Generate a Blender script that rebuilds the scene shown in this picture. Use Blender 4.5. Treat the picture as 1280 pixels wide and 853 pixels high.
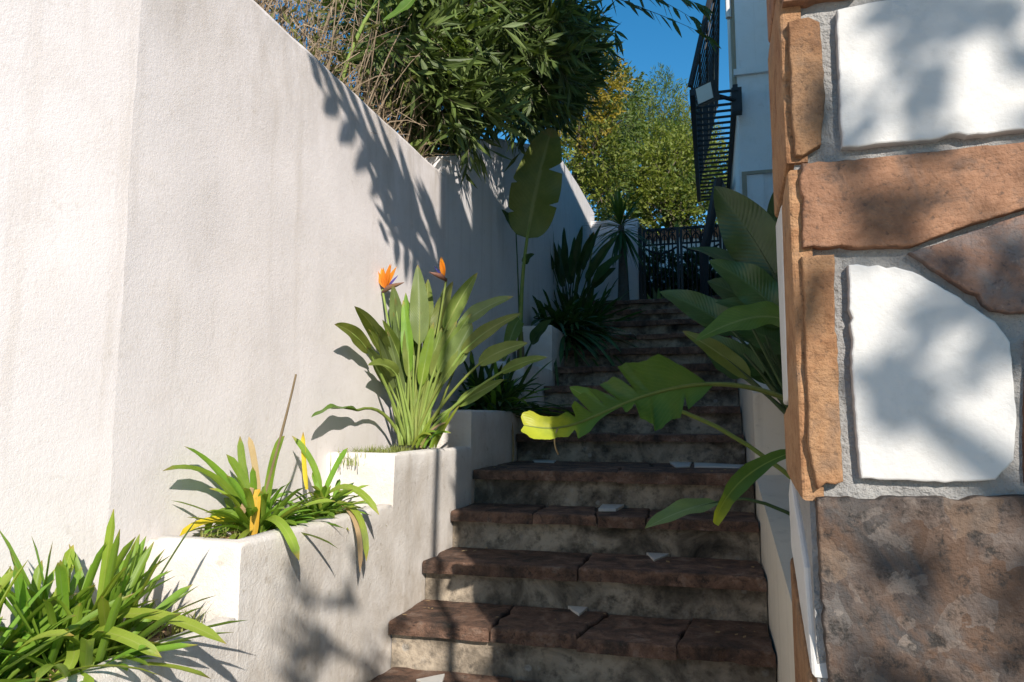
import bpy, math, random
from mathutils import Vector, noise as mnoise
R = math.radians
random.seed(7)
for o in list(bpy.data.objects): bpy.data.objects.remove(o, do_unlink=True)
scene = bpy.context.scene

# ------------------------------------------------------------------ camera
F_PX, YAW, PITCH = 900.0, R(15.5), R(6.5)
cam_d = bpy.data.cameras.new('camera'); cam = bpy.data.objects.new('camera', cam_d)
scene.collection.objects.link(cam); scene.camera = cam
cam_d.sensor_width = 36; cam_d.lens = 36 * F_PX / 1280
cam_d.clip_start = 0.02; cam_d.clip_end = 3000
cam.location = (0, 0, 0); cam.rotation_euler = (math.pi / 2 + PITCH, 0, YAW)

# ------------------------------------------------------------------ sky and sun
SUN_AZ, SUN_EL = 150.0, 29.0          # clockwise from +Y, degrees
world = bpy.data.worlds.new('World'); scene.world = world; world.use_nodes = True
wn = world.node_tree.nodes; wl = world.node_tree.links
sky = wn.new('ShaderNodeTexSky'); sky.sky_type = 'NISHITA'; sky.sun_disc = False
sky.sun_elevation = R(SUN_EL); sky.sun_rotation = R(SUN_AZ)
sky.altitude = 0; sky.air_density = 1.0; sky.dust_density = 0.0; sky.ozone_density = 2.0
bg = wn['Background']; bg.inputs['Strength'].default_value = 0.115
hsv = wn.new('ShaderNodeHueSaturation'); hsv.inputs['Saturation'].default_value = 1.38; hsv.inputs['Hue'].default_value = 0.492
wl.new(sky.outputs[0], hsv.inputs['Color']); wl.new(hsv.outputs[0], bg.inputs['Color'])
sun_d = bpy.data.lights.new('sun', 'SUN'); sun_d.energy = 4.5; sun_d.angle = R(0.53)
sun_d.color = (1.0, 0.93, 0.84)
sun = bpy.data.objects.new('sun', sun_d); scene.collection.objects.link(sun)
to_sun = Vector((math.sin(R(SUN_AZ)) * math.cos(R(SUN_EL)), math.cos(R(SUN_AZ)) * math.cos(R(SUN_EL)), math.sin(R(SUN_EL))))
sun.rotation_euler = to_sun.to_track_quat('Z', 'Y').to_euler()
sun.location = to_sun * 40
scene.view_settings.view_transform = 'Standard'; scene.view_settings.look = 'None'
scene.view_settings.gamma = 1; scene.view_settings.use_curve_mapping = False
scene.view_settings.exposure = 0.52
scene.render.engine = 'CYCLES'

# ------------------------------------------------------------------ pixel -> direction
def ray(px, py):
    r = (px - 640) / F_PX; u = (426.5 - py) / F_PX
    fw = math.cos(PITCH) - u * math.sin(PITCH); up = math.sin(PITCH) + u * math.cos(PITCH)
    return Vector((r * math.cos(YAW) - fw * math.sin(YAW), r * math.sin(YAW) + fw * math.cos(YAW), up))
def atX(px, py, X): d = ray(px, py); return d * (X / d.x)
def atY(px, py, Y): d = ray(px, py); return d * (Y / d.y)
def pw(px, py, Y, gap=.03):
    p = atY(px, py, Y); return p if p.x > -1.31 + gap else atX(px, py, -1.31 + gap)
def atZ(px, py, Z): d = ray(px, py); return d * (Z / d.z)

# ------------------------------------------------------------------ object helpers
OFF = {}
def empty(name, loc, label, cat, group=None, kind=None):
    o = bpy.data.objects.new(name, None); scene.collection.objects.link(o)
    o.location = loc; o.empty_display_size = 0.1; OFF[o] = Vector(loc)
    tag(o, label, cat, group, kind); return o
def tag(o, label=None, cat=None, group=None, kind=None):
    if label: o['label'] = label
    if cat: o['category'] = cat
    if group: o['group'] = group
    if kind: o['kind'] = kind
    return o
class MB:
    def __init__(s): s.v = []; s.f = []; s.uv = []
    def add(s, vs, fs, uv=None):
        b = len(s.v); s.v += [tuple(v) for v in vs]; s.f += [tuple(i + b for i in f) for f in fs]
        s.uv += list(uv) if uv else [(0.5, 0.5)] * len(vs); return s
    def box(s, a, b):
        (x0, y0, z0), (x1, y1, z1) = a, b
        return s.add([(x0,y0,z0),(x1,y0,z0),(x1,y1,z0),(x0,y1,z0),(x0,y0,z1),(x1,y0,z1),(x1,y1,z1),(x0,y1,z1)],
                     [(3,2,1,0),(4,5,6,7),(0,1,5,4),(1,2,6,5),(2,3,7,6),(3,0,4,7)])
    def tube(s, pts, rads, n=6, cap=True):
        pts = [Vector(p) for p in pts]
        if not hasattr(rads, '__len__'): rads = [rads] * len(pts)
        vs, fs, uv = [], [], []
        nrm = None
        for i, p in enumerate(pts):
            t = (pts[min(i + 1, len(pts) - 1)] - pts[max(i - 1, 0)])
            t = t.normalized() if t.length > 1e-9 else Vector((0, 0, 1))
            if nrm is None: nrm = t.orthogonal().normalized()
            nrm = (nrm - t * nrm.dot(t)); nrm = nrm.normalized() if nrm.length > 1e-6 else t.orthogonal().normalized()
            b = t.cross(nrm)
            for k in range(n):
                a = 2 * math.pi * k / n
                vs.append(p + (nrm * math.cos(a) + b * math.sin(a)) * rads[i]); uv.append((k / n, i / max(1, len(pts) - 1)))
        for i in range(len(pts) - 1):
            for k in range(n):
                k2 = (k + 1) % n
                fs.append((i*n+k, i*n+k2, (i+1)*n+k2, (i+1)*n+k))
        if cap: fs.append(tuple(range(n - 1, -1, -1))); fs.append(tuple(range((len(pts)-1)*n, len(pts)*n)))
        return s.add(vs, fs, uv)
    def prism(s, poly, h0, h1, ch=0.0, frame=None, vdiv=1, wob=0.0):
        """polygon (ccw) extruded from h0 to h1 with chamfered top edge; frame maps (u, v, h) to xyz"""
        fr = frame or (lambda u, v, h: (u, v, h)); n = len(poly)
        P = [Vector((p[0], p[1])) for p in poly]
        def inset(d):
            out = []
            for i in range(n):
                a = (P[i] - P[i-1]); b = (P[(i+1) % n] - P[i])
                a = a.normalized() if a.length > 1e-9 else b.normalized(); b = b.normalized() if b.length > 1e-9 else a
                na = Vector((-a.y, a.x)); nb = Vector((-b.y, b.x)); m = na + nb
                m = m.normalized() if m.length > 1e-6 else na
                c = max(0.35, m.dot(na)); out.append(P[i] + m * (d / c))
            return out
        rings = [(P, h0)]
        if ch > 0:
            rings += [(P, h0 + (h1 - ch - h0) * (k + 1) / vdiv) for k in range(vdiv)] + [(inset(ch * .35), h1 - ch * .3), (inset(ch), h1)]
        else: rings += [(P, h1)]
        vs, fs = [], []
        for Q, h in rings:
            for q in Q:
                w3 = mnoise.noise_vector(Vector((q.x * 5, q.y * 5, h * 5))) * wob + mnoise.noise_vector(Vector((q.x * 22, q.y * 22, h * 22))) * wob * .5 if wob else Vector((0, 0, 0))
                vs.append(fr(q.x + w3.x, q.y + w3.y, h + w3.z))
        for r_ in range(len(rings) - 1):
            for i in range(n):
                j = (i + 1) % n
                fs.append((r_*n+i, r_*n+j, (r_+1)*n+j, (r_+1)*n+i))
        fs.append(tuple(range(n - 1, -1, -1))); fs.append(tuple(range((len(rings)-1)*n, len(rings)*n)))
        return s.add(vs, fs)
    def obj(s, name, mat, parent=None, smooth=False, sharp=None, **kw):
        off = OFF.get(parent, Vector((0, 0, 0))) if parent else Vector((0, 0, 0))
        me = bpy.data.meshes.new(name)
        me.from_pydata([(x - off.x, y - off.y, z - off.z) for x, y, z in s.v], [], s.f)
        ul = me.uv_layers.new(name='UVMap')
        idx = [0] * len(me.loops); me.loops.foreach_get('vertex_index', idx)
        flat = [0.0] * (2 * len(idx))
        for i, vi in enumerate(idx): flat[2*i], flat[2*i+1] = s.uv[vi]
        ul.data.foreach_set('uv', flat)
        if smooth: me.polygons.foreach_set('use_smooth', [True] * len(me.polygons))
        me.materials.append(M[mat] if isinstance(mat, str) else mat)
        if sharp: me.polygons.foreach_set('use_smooth', [True] * len(me.polygons)); me.set_sharp_from_angle(angle=R(sharp))
        me.update()
        o = bpy.data.objects.new(name, me); scene.collection.objects.link(o)
        if parent: o.parent = parent
        OFF[o] = off
        tag(o, **kw); return o
def jag(poly, step, amp, seed=0):
    """subdivide a polygon's edges and jitter them"""
    rnd = random.Random(seed); out = []; n = len(poly)
    for i in range(n):
        a = Vector(poly[i][:2]); b = Vector(poly[(i+1) % n][:2]); L = (b - a).length
        k = max(1, int(L / step)); nv = Vector((-(b-a).y, (b-a).x)); nv = nv.normalized() if nv.length else nv
        for j in range(k):
            q = a.lerp(b, j / k)
            q += nv * rnd.uniform(-amp, amp) * (0.5 if j == 0 else 1)
            out.append((q.x, q.y))
    return out
def chipped(poly, seed, step=.0085, prob=.06, dep=(.0015, .0045)):
    rnd = random.Random(seed * 7 + 1); poly = jag(poly, step, step * .09, seed + 3); n = len(poly); out = []
    c = Vector((sum(p[0] for p in poly) / n, sum(p[1] for p in poly) / n)); k = 0
    while k < n:
        if rnd.random() < prob:
            dpt = rnd.uniform(*dep)
            for j in range(rnd.randint(1, 3)):
                if k < n: q = Vector(poly[k]); out.append(tuple(q + (c - q).normalized() * dpt)); k += 1
        else: out.append(tuple(poly[k])); k += 1
    return out
def bez(pts, n):
    pts = [Vector(p) for p in pts]; out = []
    for i in range(n + 1):
        t = i / n; Q = pts[:]
        while len(Q) > 1: Q = [Q[k].lerp(Q[k+1], t) for k in range(len(Q) - 1)]
        out.append(Q[0])
    return out

# ------------------------------------------------------------------ materials
M = {}
class NT:
    def __init__(s, name):
        s.m = bpy.data.materials.new(name); s.m.use_nodes = True; s.t = s.m.node_tree; s.t.nodes.clear(); M[name] = s.m
        s.out = s.n('ShaderNodeOutputMaterial')
    def n(s, ty, **kw):
        nd = s.t.nodes.new(ty)
        for k, v in kw.items():
            if k.startswith('i_'):
                key = k[2:]; key = int(key) if key.isdigit() else key
                nd.inputs[key].default_value = v
            else: setattr(nd, k, v)
        return nd
    def l(s, a, b): s.t.links.new(a, b)
    def pos(s): return s.n('ShaderNodeNewGeometry').outputs['Position']
    def noise(s, vec, scale, detail=4, rough=.55, dist=0):
        nd = s.n('ShaderNodeTexNoise'); nd.inputs['Scale'].default_value = scale; nd.inputs['Detail'].default_value = detail
        nd.inputs['Roughness'].default_value = rough; nd.inputs['Distortion'].default_value = dist
        s.l(vec, nd.inputs['Vector']); return nd.outputs['Fac']
    def ramp(s, fac, stops):
        nd = s.n('ShaderNodeValToRGB'); cr = nd.color_ramp
        while len(cr.elements) < len(stops): cr.elements.new(.5)
        for e, (p, c) in zip(cr.elements, stops):
            e.position = p; e.color = (c, c, c, 1) if not hasattr(c, '__len__') else (*c, 1)
        s.l(fac, nd.inputs[0]); return nd.outputs[0]
    def mix(s, fac, a, b, mode='MIX'):
        nd = s.n('ShaderNodeMix', data_type='RGBA', blend_type=mode)
        for k, v in ((0, fac), (6, a), (7, b)):
            if isinstance(v, (int, float)): nd.inputs[k].default_value = v if k == 0 else (v, v, v, 1)
            elif isinstance(v, tuple): nd.inputs[k].default_value = (*v, 1)
            else: s.l(v, nd.inputs[k])
        return nd.outputs[2]
    def math(s, op, a, b=0.0, clamp=False):
        nd = s.n('ShaderNodeMath', operation=op, use_clamp=clamp)
        for k, v in ((0, a), (1, b)):
            if isinstance(v, (int, float)): nd.inputs[k].default_value = v
            else: s.l(v, nd.inputs[k])
        return nd.outputs[0]
    def bump(s, h, strength, dist, nrm=None):
        nd = s.n('ShaderNodeBump'); nd.inputs['Strength'].default_value = strength; nd.inputs['Distance'].default_value = dist
        s.l(h, nd.inputs['Height'])
        if nrm: s.l(nrm, nd.inputs['Normal'])
        return nd.outputs[0]
    def bsdf(s, col, rough=.8, nrm=None, spec=.3, metal=0):
        b = s.n('ShaderNodeBsdfPrincipled'); b.inputs['Specular IOR Level'].default_value = spec; b.inputs['Metallic'].default_value = metal
        if isinstance(col, tuple): b.inputs['Base Color'].default_value = (*col, 1)
        else: s.l(col, b.inputs['Base Color'])
        if isinstance(rough, (int, float)): b.inputs['Roughness'].default_value = rough
        else: s.l(rough, b.inputs['Roughness'])
        if nrm: s.l(nrm, b.inputs['Normal'])
        return b.outputs[0]
    def done(s, sh): s.l(sh, s.out.inputs['Surface'])

def stucco(name, base, dirt, rough_amp, z_dirt=None, dirt_amt=.6, streak=True, z_top=None):
    t = NT(name); p = t.pos()
    sep = t.n('ShaderNodeSeparateXYZ'); t.l(p, sep.inputs[0])
    n1 = t.noise(p, 1.6, 5, .6); n2 = t.noise(p, 9, 5, .65); n3 = t.noise(p, 105, 4, .7); n4 = t.noise(p, 330, 2, .5)
    col = t.mix(t.ramp(n1, [(.35, 0), (.75, .55)]), base, tuple(c * .86 for c in base))
    col = t.mix(t.ramp(n2, [(.5, 0), (.8, .5)]), col, tuple(c * d for c, d in zip(base, (.82, .80, .76))))
    if streak:
        mp = t.n('ShaderNodeMapping'); mp.inputs['Scale'].default_value = (14, 14, .9); t.l(p, mp.inputs[0])
        n5 = t.noise(mp.outputs[0], 1, 4, .6)
        col = t.mix(t.ramp(n5, [(.56, 0), (.78, .42)]), col, dirt)
    n6 = t.noise(p, 22, 5, .7)
    sp = t.ramp(n6, [(.60, 0), (.72, .55)])
    col = t.mix(t.math('MULTIPLY', sp, dirt_amt), col, dirt)
    if dirt_amt > .9: col = t.mix(t.ramp(t.noise(p, 3.3, 7, .72, .6), [(.48, 0), (.70, .40)]), col, tuple(c * 1.35 for c in dirt))
    if z_top:
        g = t.math('DIVIDE', t.math('SUBTRACT', sep.outputs[2], z_top[0]), z_top[1] - z_top[0], True)
        mp2 = t.n('ShaderNodeMapping'); mp2.inputs['Scale'].default_value = (5, 5, 1.4); t.l(p, mp2.inputs[0])
        g = t.math('MULTIPLY', g, t.ramp(t.noise(mp2.outputs[0], 1, 6, .7), [(.38, 0), (.68, .8)]))
        col = t.mix(g, col, (.36, .30, .23))
    if z_dirt:
        # splash-dirt band that climbs unevenly from the soil: a stain on the render itself
        z0, z1 = z_dirt
        g = t.math('DIVIDE', t.math('SUBTRACT', z1, sep.outputs[2]), z1 - z0, True)
        g = t.math('MULTIPLY', g, t.ramp(t.noise(p, 7, 6, .7), [(.3, 0), (.7, 1)]))
        col = t.mix(t.math('MULTIPLY', g, dirt_amt), col, dirt)
    h = t.math('ADD', t.math('MULTIPLY', n3, 1.3), t.math('MULTIPLY', n4, .6))
    h = t.math('ADD', h, t.math('MULTIPLY', n2, 1.6)); h = t.math('ADD', h, t.math('MULTIPLY', t.noise(p, 3.5, 3, .5, .4), 3.0))
    vor = t.n('ShaderNodeTexVoronoi'); vor.inputs['Scale'].default_value = 38; t.l(p, vor.inputs['Vector'])
    h = t.math('ADD', h, t.math('MULTIPLY', t.ramp(vor.outputs['Distance'], [(.0, 1), (.18, 0)]), .25))
    t.done(t.bsdf(col, .92, t.bump(h, rough_amp, .006), .15))
stucco('stucco', (.79, .735, .72), (.52, .46, .40), .2, None, .6, True, (.75, 1.33))
stucco('stucco_planter', (.76, .72, .68), (.34, .28, .21), .38, (-1.0, 0.1), 1.0)
stucco('stucco_upper', (.76, .73, .72), (.45, .41, .37), .22)
stucco('stucco_parapet', (.72, .66, .56), (.38, .33, .27), .3)
stucco('house_paint', (.82, .80, .79), (.47, .42, .37), .25, None, .4)
t = NT('tan_trim'); p = t.pos(); n = t.noise(p, 14, 4)
t.done(t.bsdf(t.mix(n, (.42, .36, .27), (.30, .25, .18)), .85))

def stone(name, cols, scale=9, bump=.8, dark=(.03, .026, .024), darkamt=.6):
    t = NT(name); p = t.pos()
    oi = t.n('ShaderNodeObjectInfo')
    ad = t.n('ShaderNodeVectorMath', operation='MULTIPLY_ADD'); t.l(p, ad.inputs[0]); ad.inputs[1].default_value = (1, 1, 1)
    cb = t.n('ShaderNodeCombineXYZ')
    for k in range(3): t.l(t.math('MULTIPLY', oi.outputs['Random'], 13.0 + 7 * k), cb.inputs[k])
    t.l(cb.outputs[0], ad.inputs[2]); v = ad.outputs[0]
    n1 = t.noise(v, scale, 6, .62, .6); n2 = t.noise(v, scale * 3.2, 6, .7, .3); n3 = t.noise(v, scale * 14, 4, .6)
    k = len(cols)
    col = t.ramp(n1, [(.28 + .44 * i / (k - 1), c) for i, c in enumerate(cols)])
    col = t.mix(t.ramp(n2, [(.42, 0), (.7, 1)]), col, t.mix(.5, col, cols[-1], 'MULTIPLY'))
    col = t.mix(t.math('MULTIPLY', t.ramp(n2, [(.3, 1), (.46, 0)]), darkamt), col, dark)
    col = t.mix(t.ramp(n3, [(.62, 0), (.74, .26)]), col, tuple(min(1, c * 1.7) for c in cols[-1]))
    col = t.mix(t.ramp(n3, [(.30, .6), (.41, 0)]), col, dark)
    n5 = t.noise(v, scale * 1.4, 8, .72, .9)
    col = t.mix(t.ramp(n5, [(.56, 0), (.66, darkamt * .75)]), col, tuple(c * 1.3 for c in dark))
    hsv = t.n('ShaderNodeHueSaturation'); t.l(col, hsv.inputs['Color'])
    t.l(t.math('ADD', t.math('MULTIPLY', oi.outputs['Random'], .45), .78), hsv.inputs['Value'])
    # layered (bedding) relief
    mp = t.n('ShaderNodeMapping'); mp.inputs['Scale'].default_value = (6, 6, 26); mp.inputs['Rotation'].default_value = (.3, .5, 0); t.l(v, mp.inputs[0])
    n4 = t.noise(mp.outputs[0], 1, 5, .6, .8)
    h = t.math('ADD', t.math('MULTIPLY', n2, .9), t.math('MULTIPLY', n3, .35)); h = t.math('ADD', h, t.math('MULTIPLY', n4, .9)); h = t.math('ADD', h, t.math('MULTIPLY', t.noise(v, scale * 30, 3, .6), .3))
    t.done(t.bsdf(hsv.outputs[0], t.ramp(n2, [(.2, .6), (.8, .85)]), t.bump(h, bump, .006), .35))
stone('sandstone', [(.030, .026, .022), (.105, .063, .045), (.215, .122, .082), (.30, .22, .17)], 12, 1.8, (.014, .013, .012), .9)
stone('flag_brown', [(.13, .06, .033), (.235, .115, .062), (.31, .16, .088), (.19, .125, .092)], 9, .9, (.05, .034, .026), .8)
stone('flag_mixed', [(.10, .095, .095), (.22, .125, .085), (.15, .135, .13), (.30, .20, .14)], 11, .7, (.035, .03, .03), .75)
stone('flag_warm_lit', [(.18, .088, .042), (.31, .155, .07), (.37, .205, .10), (.24, .145, .085)], 13, .9, (.07, .04, .025), .5)  # brown flagstone with the orange of warm light put into its colour
def pebbled(name):
    t = NT(name); p = t.pos()
    w = t.n('ShaderNodeTexNoise'); w.inputs['Scale'].default_value = 18; w.inputs['Detail'].default_value = 4; t.l(p, w.inputs['Vector'])
    ad = t.n('ShaderNodeVectorMath', operation='MULTIPLY_ADD'); t.l(w.outputs['Color'], ad.inputs[0]); ad.inputs[1].default_value = (.06, .06, .06); t.l(p, ad.inputs[2])
    v1 = t.n('ShaderNodeTexVoronoi'); v1.inputs['Scale'].default_value = 26; t.l(ad.outputs[0], v1.inputs['Vector'])
    v2 = t.n('ShaderNodeTexVoronoi'); v2.inputs['Scale'].default_value = 70; t.l(ad.outputs[0], v2.inputs['Vector'])
    sp_ = t.n('ShaderNodeSeparateColor'); t.l(v1.outputs['Color'], sp_.inputs[0]); sp2 = t.n('ShaderNodeSeparateColor'); t.l(v2.outputs['Color'], sp2.inputs[0])
    n1 = t.noise(p, 6, 6, .65, .8); n2 = t.noise(p, 45, 6, .75); n3 = t.noise(p, 160, 3, .6)
    col = t.ramp(n1, [(.3, (.04, .034, .03)), (.45, (.105, .062, .04)), (.58, (.065, .059, .056)), (.72, (.18, .105, .065))])
    col = t.mix(t.math('MULTIPLY', t.ramp(sp_.outputs[0], [(.3, 0), (.95, .42)]), t.ramp(n2, [(.3, .3), (.6, 1)])), col, t.ramp(sp_.outputs[1], [(.1, (.05, .05, .05)), (.45, (.17, .115, .085)), (.7, (.16, .155, .15)), (.95, (.27, .19, .13))]))
    col = t.mix(t.math('MULTIPLY', t.ramp(sp2.outputs[0], [(.72, 0), (.85, .38)]), t.ramp(n1, [(.4, 0), (.6, 1)])), col, t.ramp(sp2.outputs[1], [(.2, (.03, .028, .027)), (.8, (.30, .25, .21))]))
    col = t.mix(t.ramp(n2, [(.36, .9), (.48, 0)]), col, (.022, .02, .018))
    col = t.mix(t.ramp(n3, [(.62, 0), (.74, .35)]), col, (.28, .21, .16))
    h = t.math('ADD', t.math('MULTIPLY', n2, 1.0), t.math('MULTIPLY', n3, .4)); h = t.math('ADD', h, t.math('MULTIPLY', t.ramp(v1.outputs['Distance'], [(0, 1), (.5, 0)]), .5))
    t.done(t.bsdf(col, .75, t.bump(h, .9, .006), .3))
pebbled('flag_pebbled')
def marble(name, base):
    t = NT(name); p = t.pos()
    n1 = t.noise(p, 5, 5, .6, 1.5); n2 = t.noise(p, 30, 4, .6)
    col = t.mix(t.ramp(n1, [(.45, 0), (.7, .5)]), base, tuple(c * .82 for c in base))
    col = t.mix(t.ramp(t.noise(p, 45, 5, .75), [(.58, 0), (.75, .45)]), col, (.42, .40, .37))
    col = t.mix(t.ramp(t.noise(p, 11, 6, .7, .8), [(.5, 0), (.72, .35)]), col, (.46, .43, .38))
    t.done(t.bsdf(col, t.ramp(n2, [(.3, .45), (.7, .7)]), t.bump(t.math('ADD', t.math('MULTIPLY', t.noise(p, 14, 4, .6), 2.0), t.math('MULTIPLY', t.noise(p, 120, 5, .75), .5)), .5, .004), .3))
marble('marble', (.55, .535, .51))
marble('marble_dirty', (.56, .54, .50))
t = NT('mortar'); p = t.pos(); n1 = t.noise(p, 60, 5, .7); n2 = t.noise(p, 9, 4)
t.done(t.bsdf(t.mix(t.ramp(n2, [(.3, 0), (.7, 1)]), t.mix(n1, (.30, .29, .275), (.46, .445, .42)), (.27, .26, .25)), .95, t.bump(n1, 1.0, .012), .1))
t = NT('riser_concrete'); p = t.pos(); n1 = t.noise(p, 5, 6, .65, .5); n2 = t.noise(p, 24, 5, .7); n3 = t.noise(p, 90, 3)
col = t.ramp(n1, [(.30, (.032, .028, .023)), (.44, (.14, .115, .088)), (.62, (.40, .33, .25))])
vor = t.n('ShaderNodeTexVoronoi'); vor.inputs['Scale'].default_value = 17; vor.inputs['Randomness'].default_value = 1; t.l(p, vor.inputs['Vector'])
lich = t.math('MULTIPLY', t.ramp(t.math('ADD', vor.outputs['Distance'], t.math('MULTIPLY', n2, .5)), [(.38, 1), (.47, 0)]), t.ramp(t.noise(p, 2.6, 3), [(.48, 0), (.6, 1)]))
col = t.mix(t.math('MULTIPLY', lich, .75), col, (.34, .32, .29))
col = t.mix(t.ramp(n2, [(.3, .7), (.5, 0)]), col, (.02, .018, .017))
t.done(t.bsdf(col, .92, t.bump(t.math('ADD', n2, t.math('MULTIPLY', n3, .4)), .9, .008), .2))
t = NT('soil'); p = t.pos(); n1 = t.noise(p, 40, 6, .75); n2 = t.noise(p, 8, 4)
t.done(t.bsdf(t.mix(n1, (.045, .03, .02), (.19, .135, .09)), .95, t.bump(n1, 1.0, .02), .1))
t = NT('ground_paving'); p = t.pos(); n1 = t.noise(p, 3, 5); n2 = t.noise(p, 60, 4, .7)
t.done(t.bsdf(t.mix(n1, (.20, .185, .17), (.30, .28, .255)), .9, t.bump(n2, .5, .008), .2))
t = NT('garden_earth'); p = t.pos(); n1 = t.noise(p, 2, 6, .7); n2 = t.noise(p, 25, 5, .7)
t.done(t.bsdf(t.ramp(n1, [(.35, (.10, .075, .045)), (.55, (.085, .10, .035)), (.75, (.05, .075, .02))]), .95, t.bump(n2, 1, .03), .1))
t = NT('black_iron'); p = t.pos(); n1 = t.noise(p, 30, 4)
t.done(t.bsdf(t.mix(n1, (.012, .012, .014), (.03, .028, .028)), .5, t.bump(n1, .2, .003), .4))
t = NT('lamp_glass'); p = t.pos(); t.done(t.bsdf(t.mix(t.noise(p, 20, 2), (.62, .64, .62), (.55, .56, .54)), .25, None, .5))
t = NT('terracotta'); p = t.pos(); n1 = t.noise(p, 12, 5)
t.done(t.bsdf(t.mix(n1, (.40, .17, .09), (.28, .11, .06)), .85, t.bump(n1, .5, .01), .2))

def leafmat(name, c1, c2, rib, tip=None, veins=0, rough=.42, trans=.3, spot=(.16, .11, .04), spotamt=.25, hv=.35, tipr=(.92, 1.0)):
    t = NT(name)
    uv = t.n('ShaderNodeUVMap'); sp = t.n('ShaderNodeSeparateXYZ'); t.l(uv.outputs[0], sp.inputs[0])
    u, v = sp.outputs[0], sp.outputs[1]
    g = t.n('ShaderNodeNewGeometry'); p = g.outputs['Position']; oi = t.n('ShaderNodeObjectInfo')
    n1 = t.noise(p, 14, 4, .6); n2 = t.noise(p, 60, 3, .6)
    col = t.mix(t.ramp(n1, [(.3, 0), (.7, 1)]), c1, c2)
    au = t.math('ABSOLUTE', t.math('SUBTRACT', u, .5))
    nrm = None
    if veins:
        w = t.math('SINE', t.math('MULTIPLY', t.math('SUBTRACT', v, t.math('MULTIPLY', au, .35)), veins * 6.283))
        col = t.mix(t.math('MULTIPLY', t.ramp(w, [(.55, 0), (1, 1)]), .09), col, rib)
        nrm = t.bump(w, .16, .002)
    else:
        w = t.math('SINE', t.math('ADD', t.math('MULTIPLY', u, 62.0), t.math('MULTIPLY', n1, 3.0)))
        col = t.mix(t.math('MULTIPLY', t.ramp(w, [(.3, 0), (1, 1)]), .12), col, rib)
        nrm = t.bump(t.math('ADD', t.math('MULTIPLY', w, .5), n2), .3, .0015)
    col = t.mix(t.ramp(au, [(.02, .75), (.055, 0)]), col, rib)
    col = t.mix(t.math('MULTIPLY', t.ramp(n2, [(.64, 0), (.74, 1)]), spotamt), col, spot)
    if tip: col = t.mix(t.ramp(t.math('ADD', v, t.math('MULTIPLY', t.math('SUBTRACT', n1, .5), .3)), [(min(1, tipr[0]), 0), (min(1, tipr[1]), .9)]), col, tip)
    hs = t.n('ShaderNodeHueSaturation'); t.l(col, hs.inputs['Color'])
    t.l(t.math('ADD', t.math('MULTIPLY', oi.outputs['Random'], hv), 1 - hv / 2), hs.inputs['Value'])
    t.l(t.math('ADD', t.math('MULTIPLY', oi.outputs['Random'], .03), .485), hs.inputs['Hue'])
    col = hs.outputs[0]
    s1 = t.bsdf(col, rough, nrm, .4)
    tr = t.n('ShaderNodeBsdfTranslucent'); t.l(t.mix(1.0, col, (1.0, 1.05, .45), 'MULTIPLY'), tr.inputs[0])
    ms = t.n('ShaderNodeMixShader'); ms.inputs[0].default_value = trans; t.l(s1, ms.inputs[1]); t.l(tr.outputs[0], ms.inputs[2])
    t.done(ms.outputs[0])
leafmat('leaf_strap', (.16, .29, .03), (.24, .38, .045), (.21, .33, .08), (.38, .30, .08), 0, .38, .35)
leafmat('leaf_strap_lime', (.26, .36, .04), (.33, .42, .06), (.36, .42, .1), (.45, .33, .08), 0, .4, .4)
leafmat('leaf_strap_yellow', (.62, .42, .02), (.70, .50, .04), (.6, .45, .1), (.35, .18, .05), 0, .5, .35, (.35, .16, .03), .5)
leafmat('leaf_strap_orange', (.62, .30, .03), (.70, .42, .05), (.6, .4, .1), (.30, .13, .04), 0, .55, .3, (.30, .12, .03), .6)
leafmat('leaf_dry', (.36, .24, .12), (.46, .33, .18), (.4, .3, .16), None, 0, .8, .2, (.18, .1, .05), .4)
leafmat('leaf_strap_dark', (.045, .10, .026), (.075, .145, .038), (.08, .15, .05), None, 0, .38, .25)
leafmat('leaf_paddle', (.14, .19, .035), (.21, .26, .055), (.32, .36, .13), (.30, .24, .07), 26, .42, .3)
leafmat('leaf_paddle_gray', (.15, .21, .07), (.21, .28, .09), (.28, .34, .17), (.30, .24, .08), 26, .38, .28)
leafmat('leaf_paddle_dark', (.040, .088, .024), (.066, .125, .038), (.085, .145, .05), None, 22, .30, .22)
leafmat('leaf_paddle_bright', (.11, .21, .03), (.16, .27, .045), (.26, .34, .11), None, 22, .36, .42)
leafmat('leaf_paddle_yellow', (.55, .50, .03), (.62, .58, .06), (.5, .5, .1), None, 18, .45, .5)
leafmat('leaf_torn', (.085, .165, .03), (.135, .22, .042), (.32, .40, .10), (.54, .54, .045), 40, .4, .45, tipr=(.76, .93))
leafmat('stem_green', (.19, .26, .05), (.27, .33, .075), (.2, .27, .08), None, 0, .5, .1)
leafmat('stem_dark', (.045, .08, .025), (.07, .11, .035), (.08, .12, .04), None, 0, .5, .1)
leafmat('stem_brown', (.16, .11, .06), (.22, .16, .09), (.2, .15, .1), None, 0, .8, .05)
leafmat('petal_orange', (.85, .28, .02), (.9, .38, .03), (.9, .45, .05), None, 0, .5, .35, (.6, .2, .02), .1)
leafmat('petal_blue', (.08, .06, .3), (.1, .08, .35), (.1, .08, .3), None, 0, .5, .2)
leafmat('spathe', (.16, .07, .06), (.22, .10, .06), (.24, .14, .08), None, 0, .5, .15)
leafmat('oleander_leaf', (.055, .10, .022), (.10, .16, .04), (.15, .20, .08), None, 0, .4, .25, hv=.1)
leafmat('oleander_leaf_sunlit', (.13, .19, .045), (.21, .26, .07), (.26, .3, .12), None, 0, .4, .3, hv=.1)  # paler olive leaves; the left side's sunlit look is put into the colour
leafmat('twig_leaf', (.05, .085, .025), (.08, .12, .035), (.1, .14, .05), None, 0, .5, .3)
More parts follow.
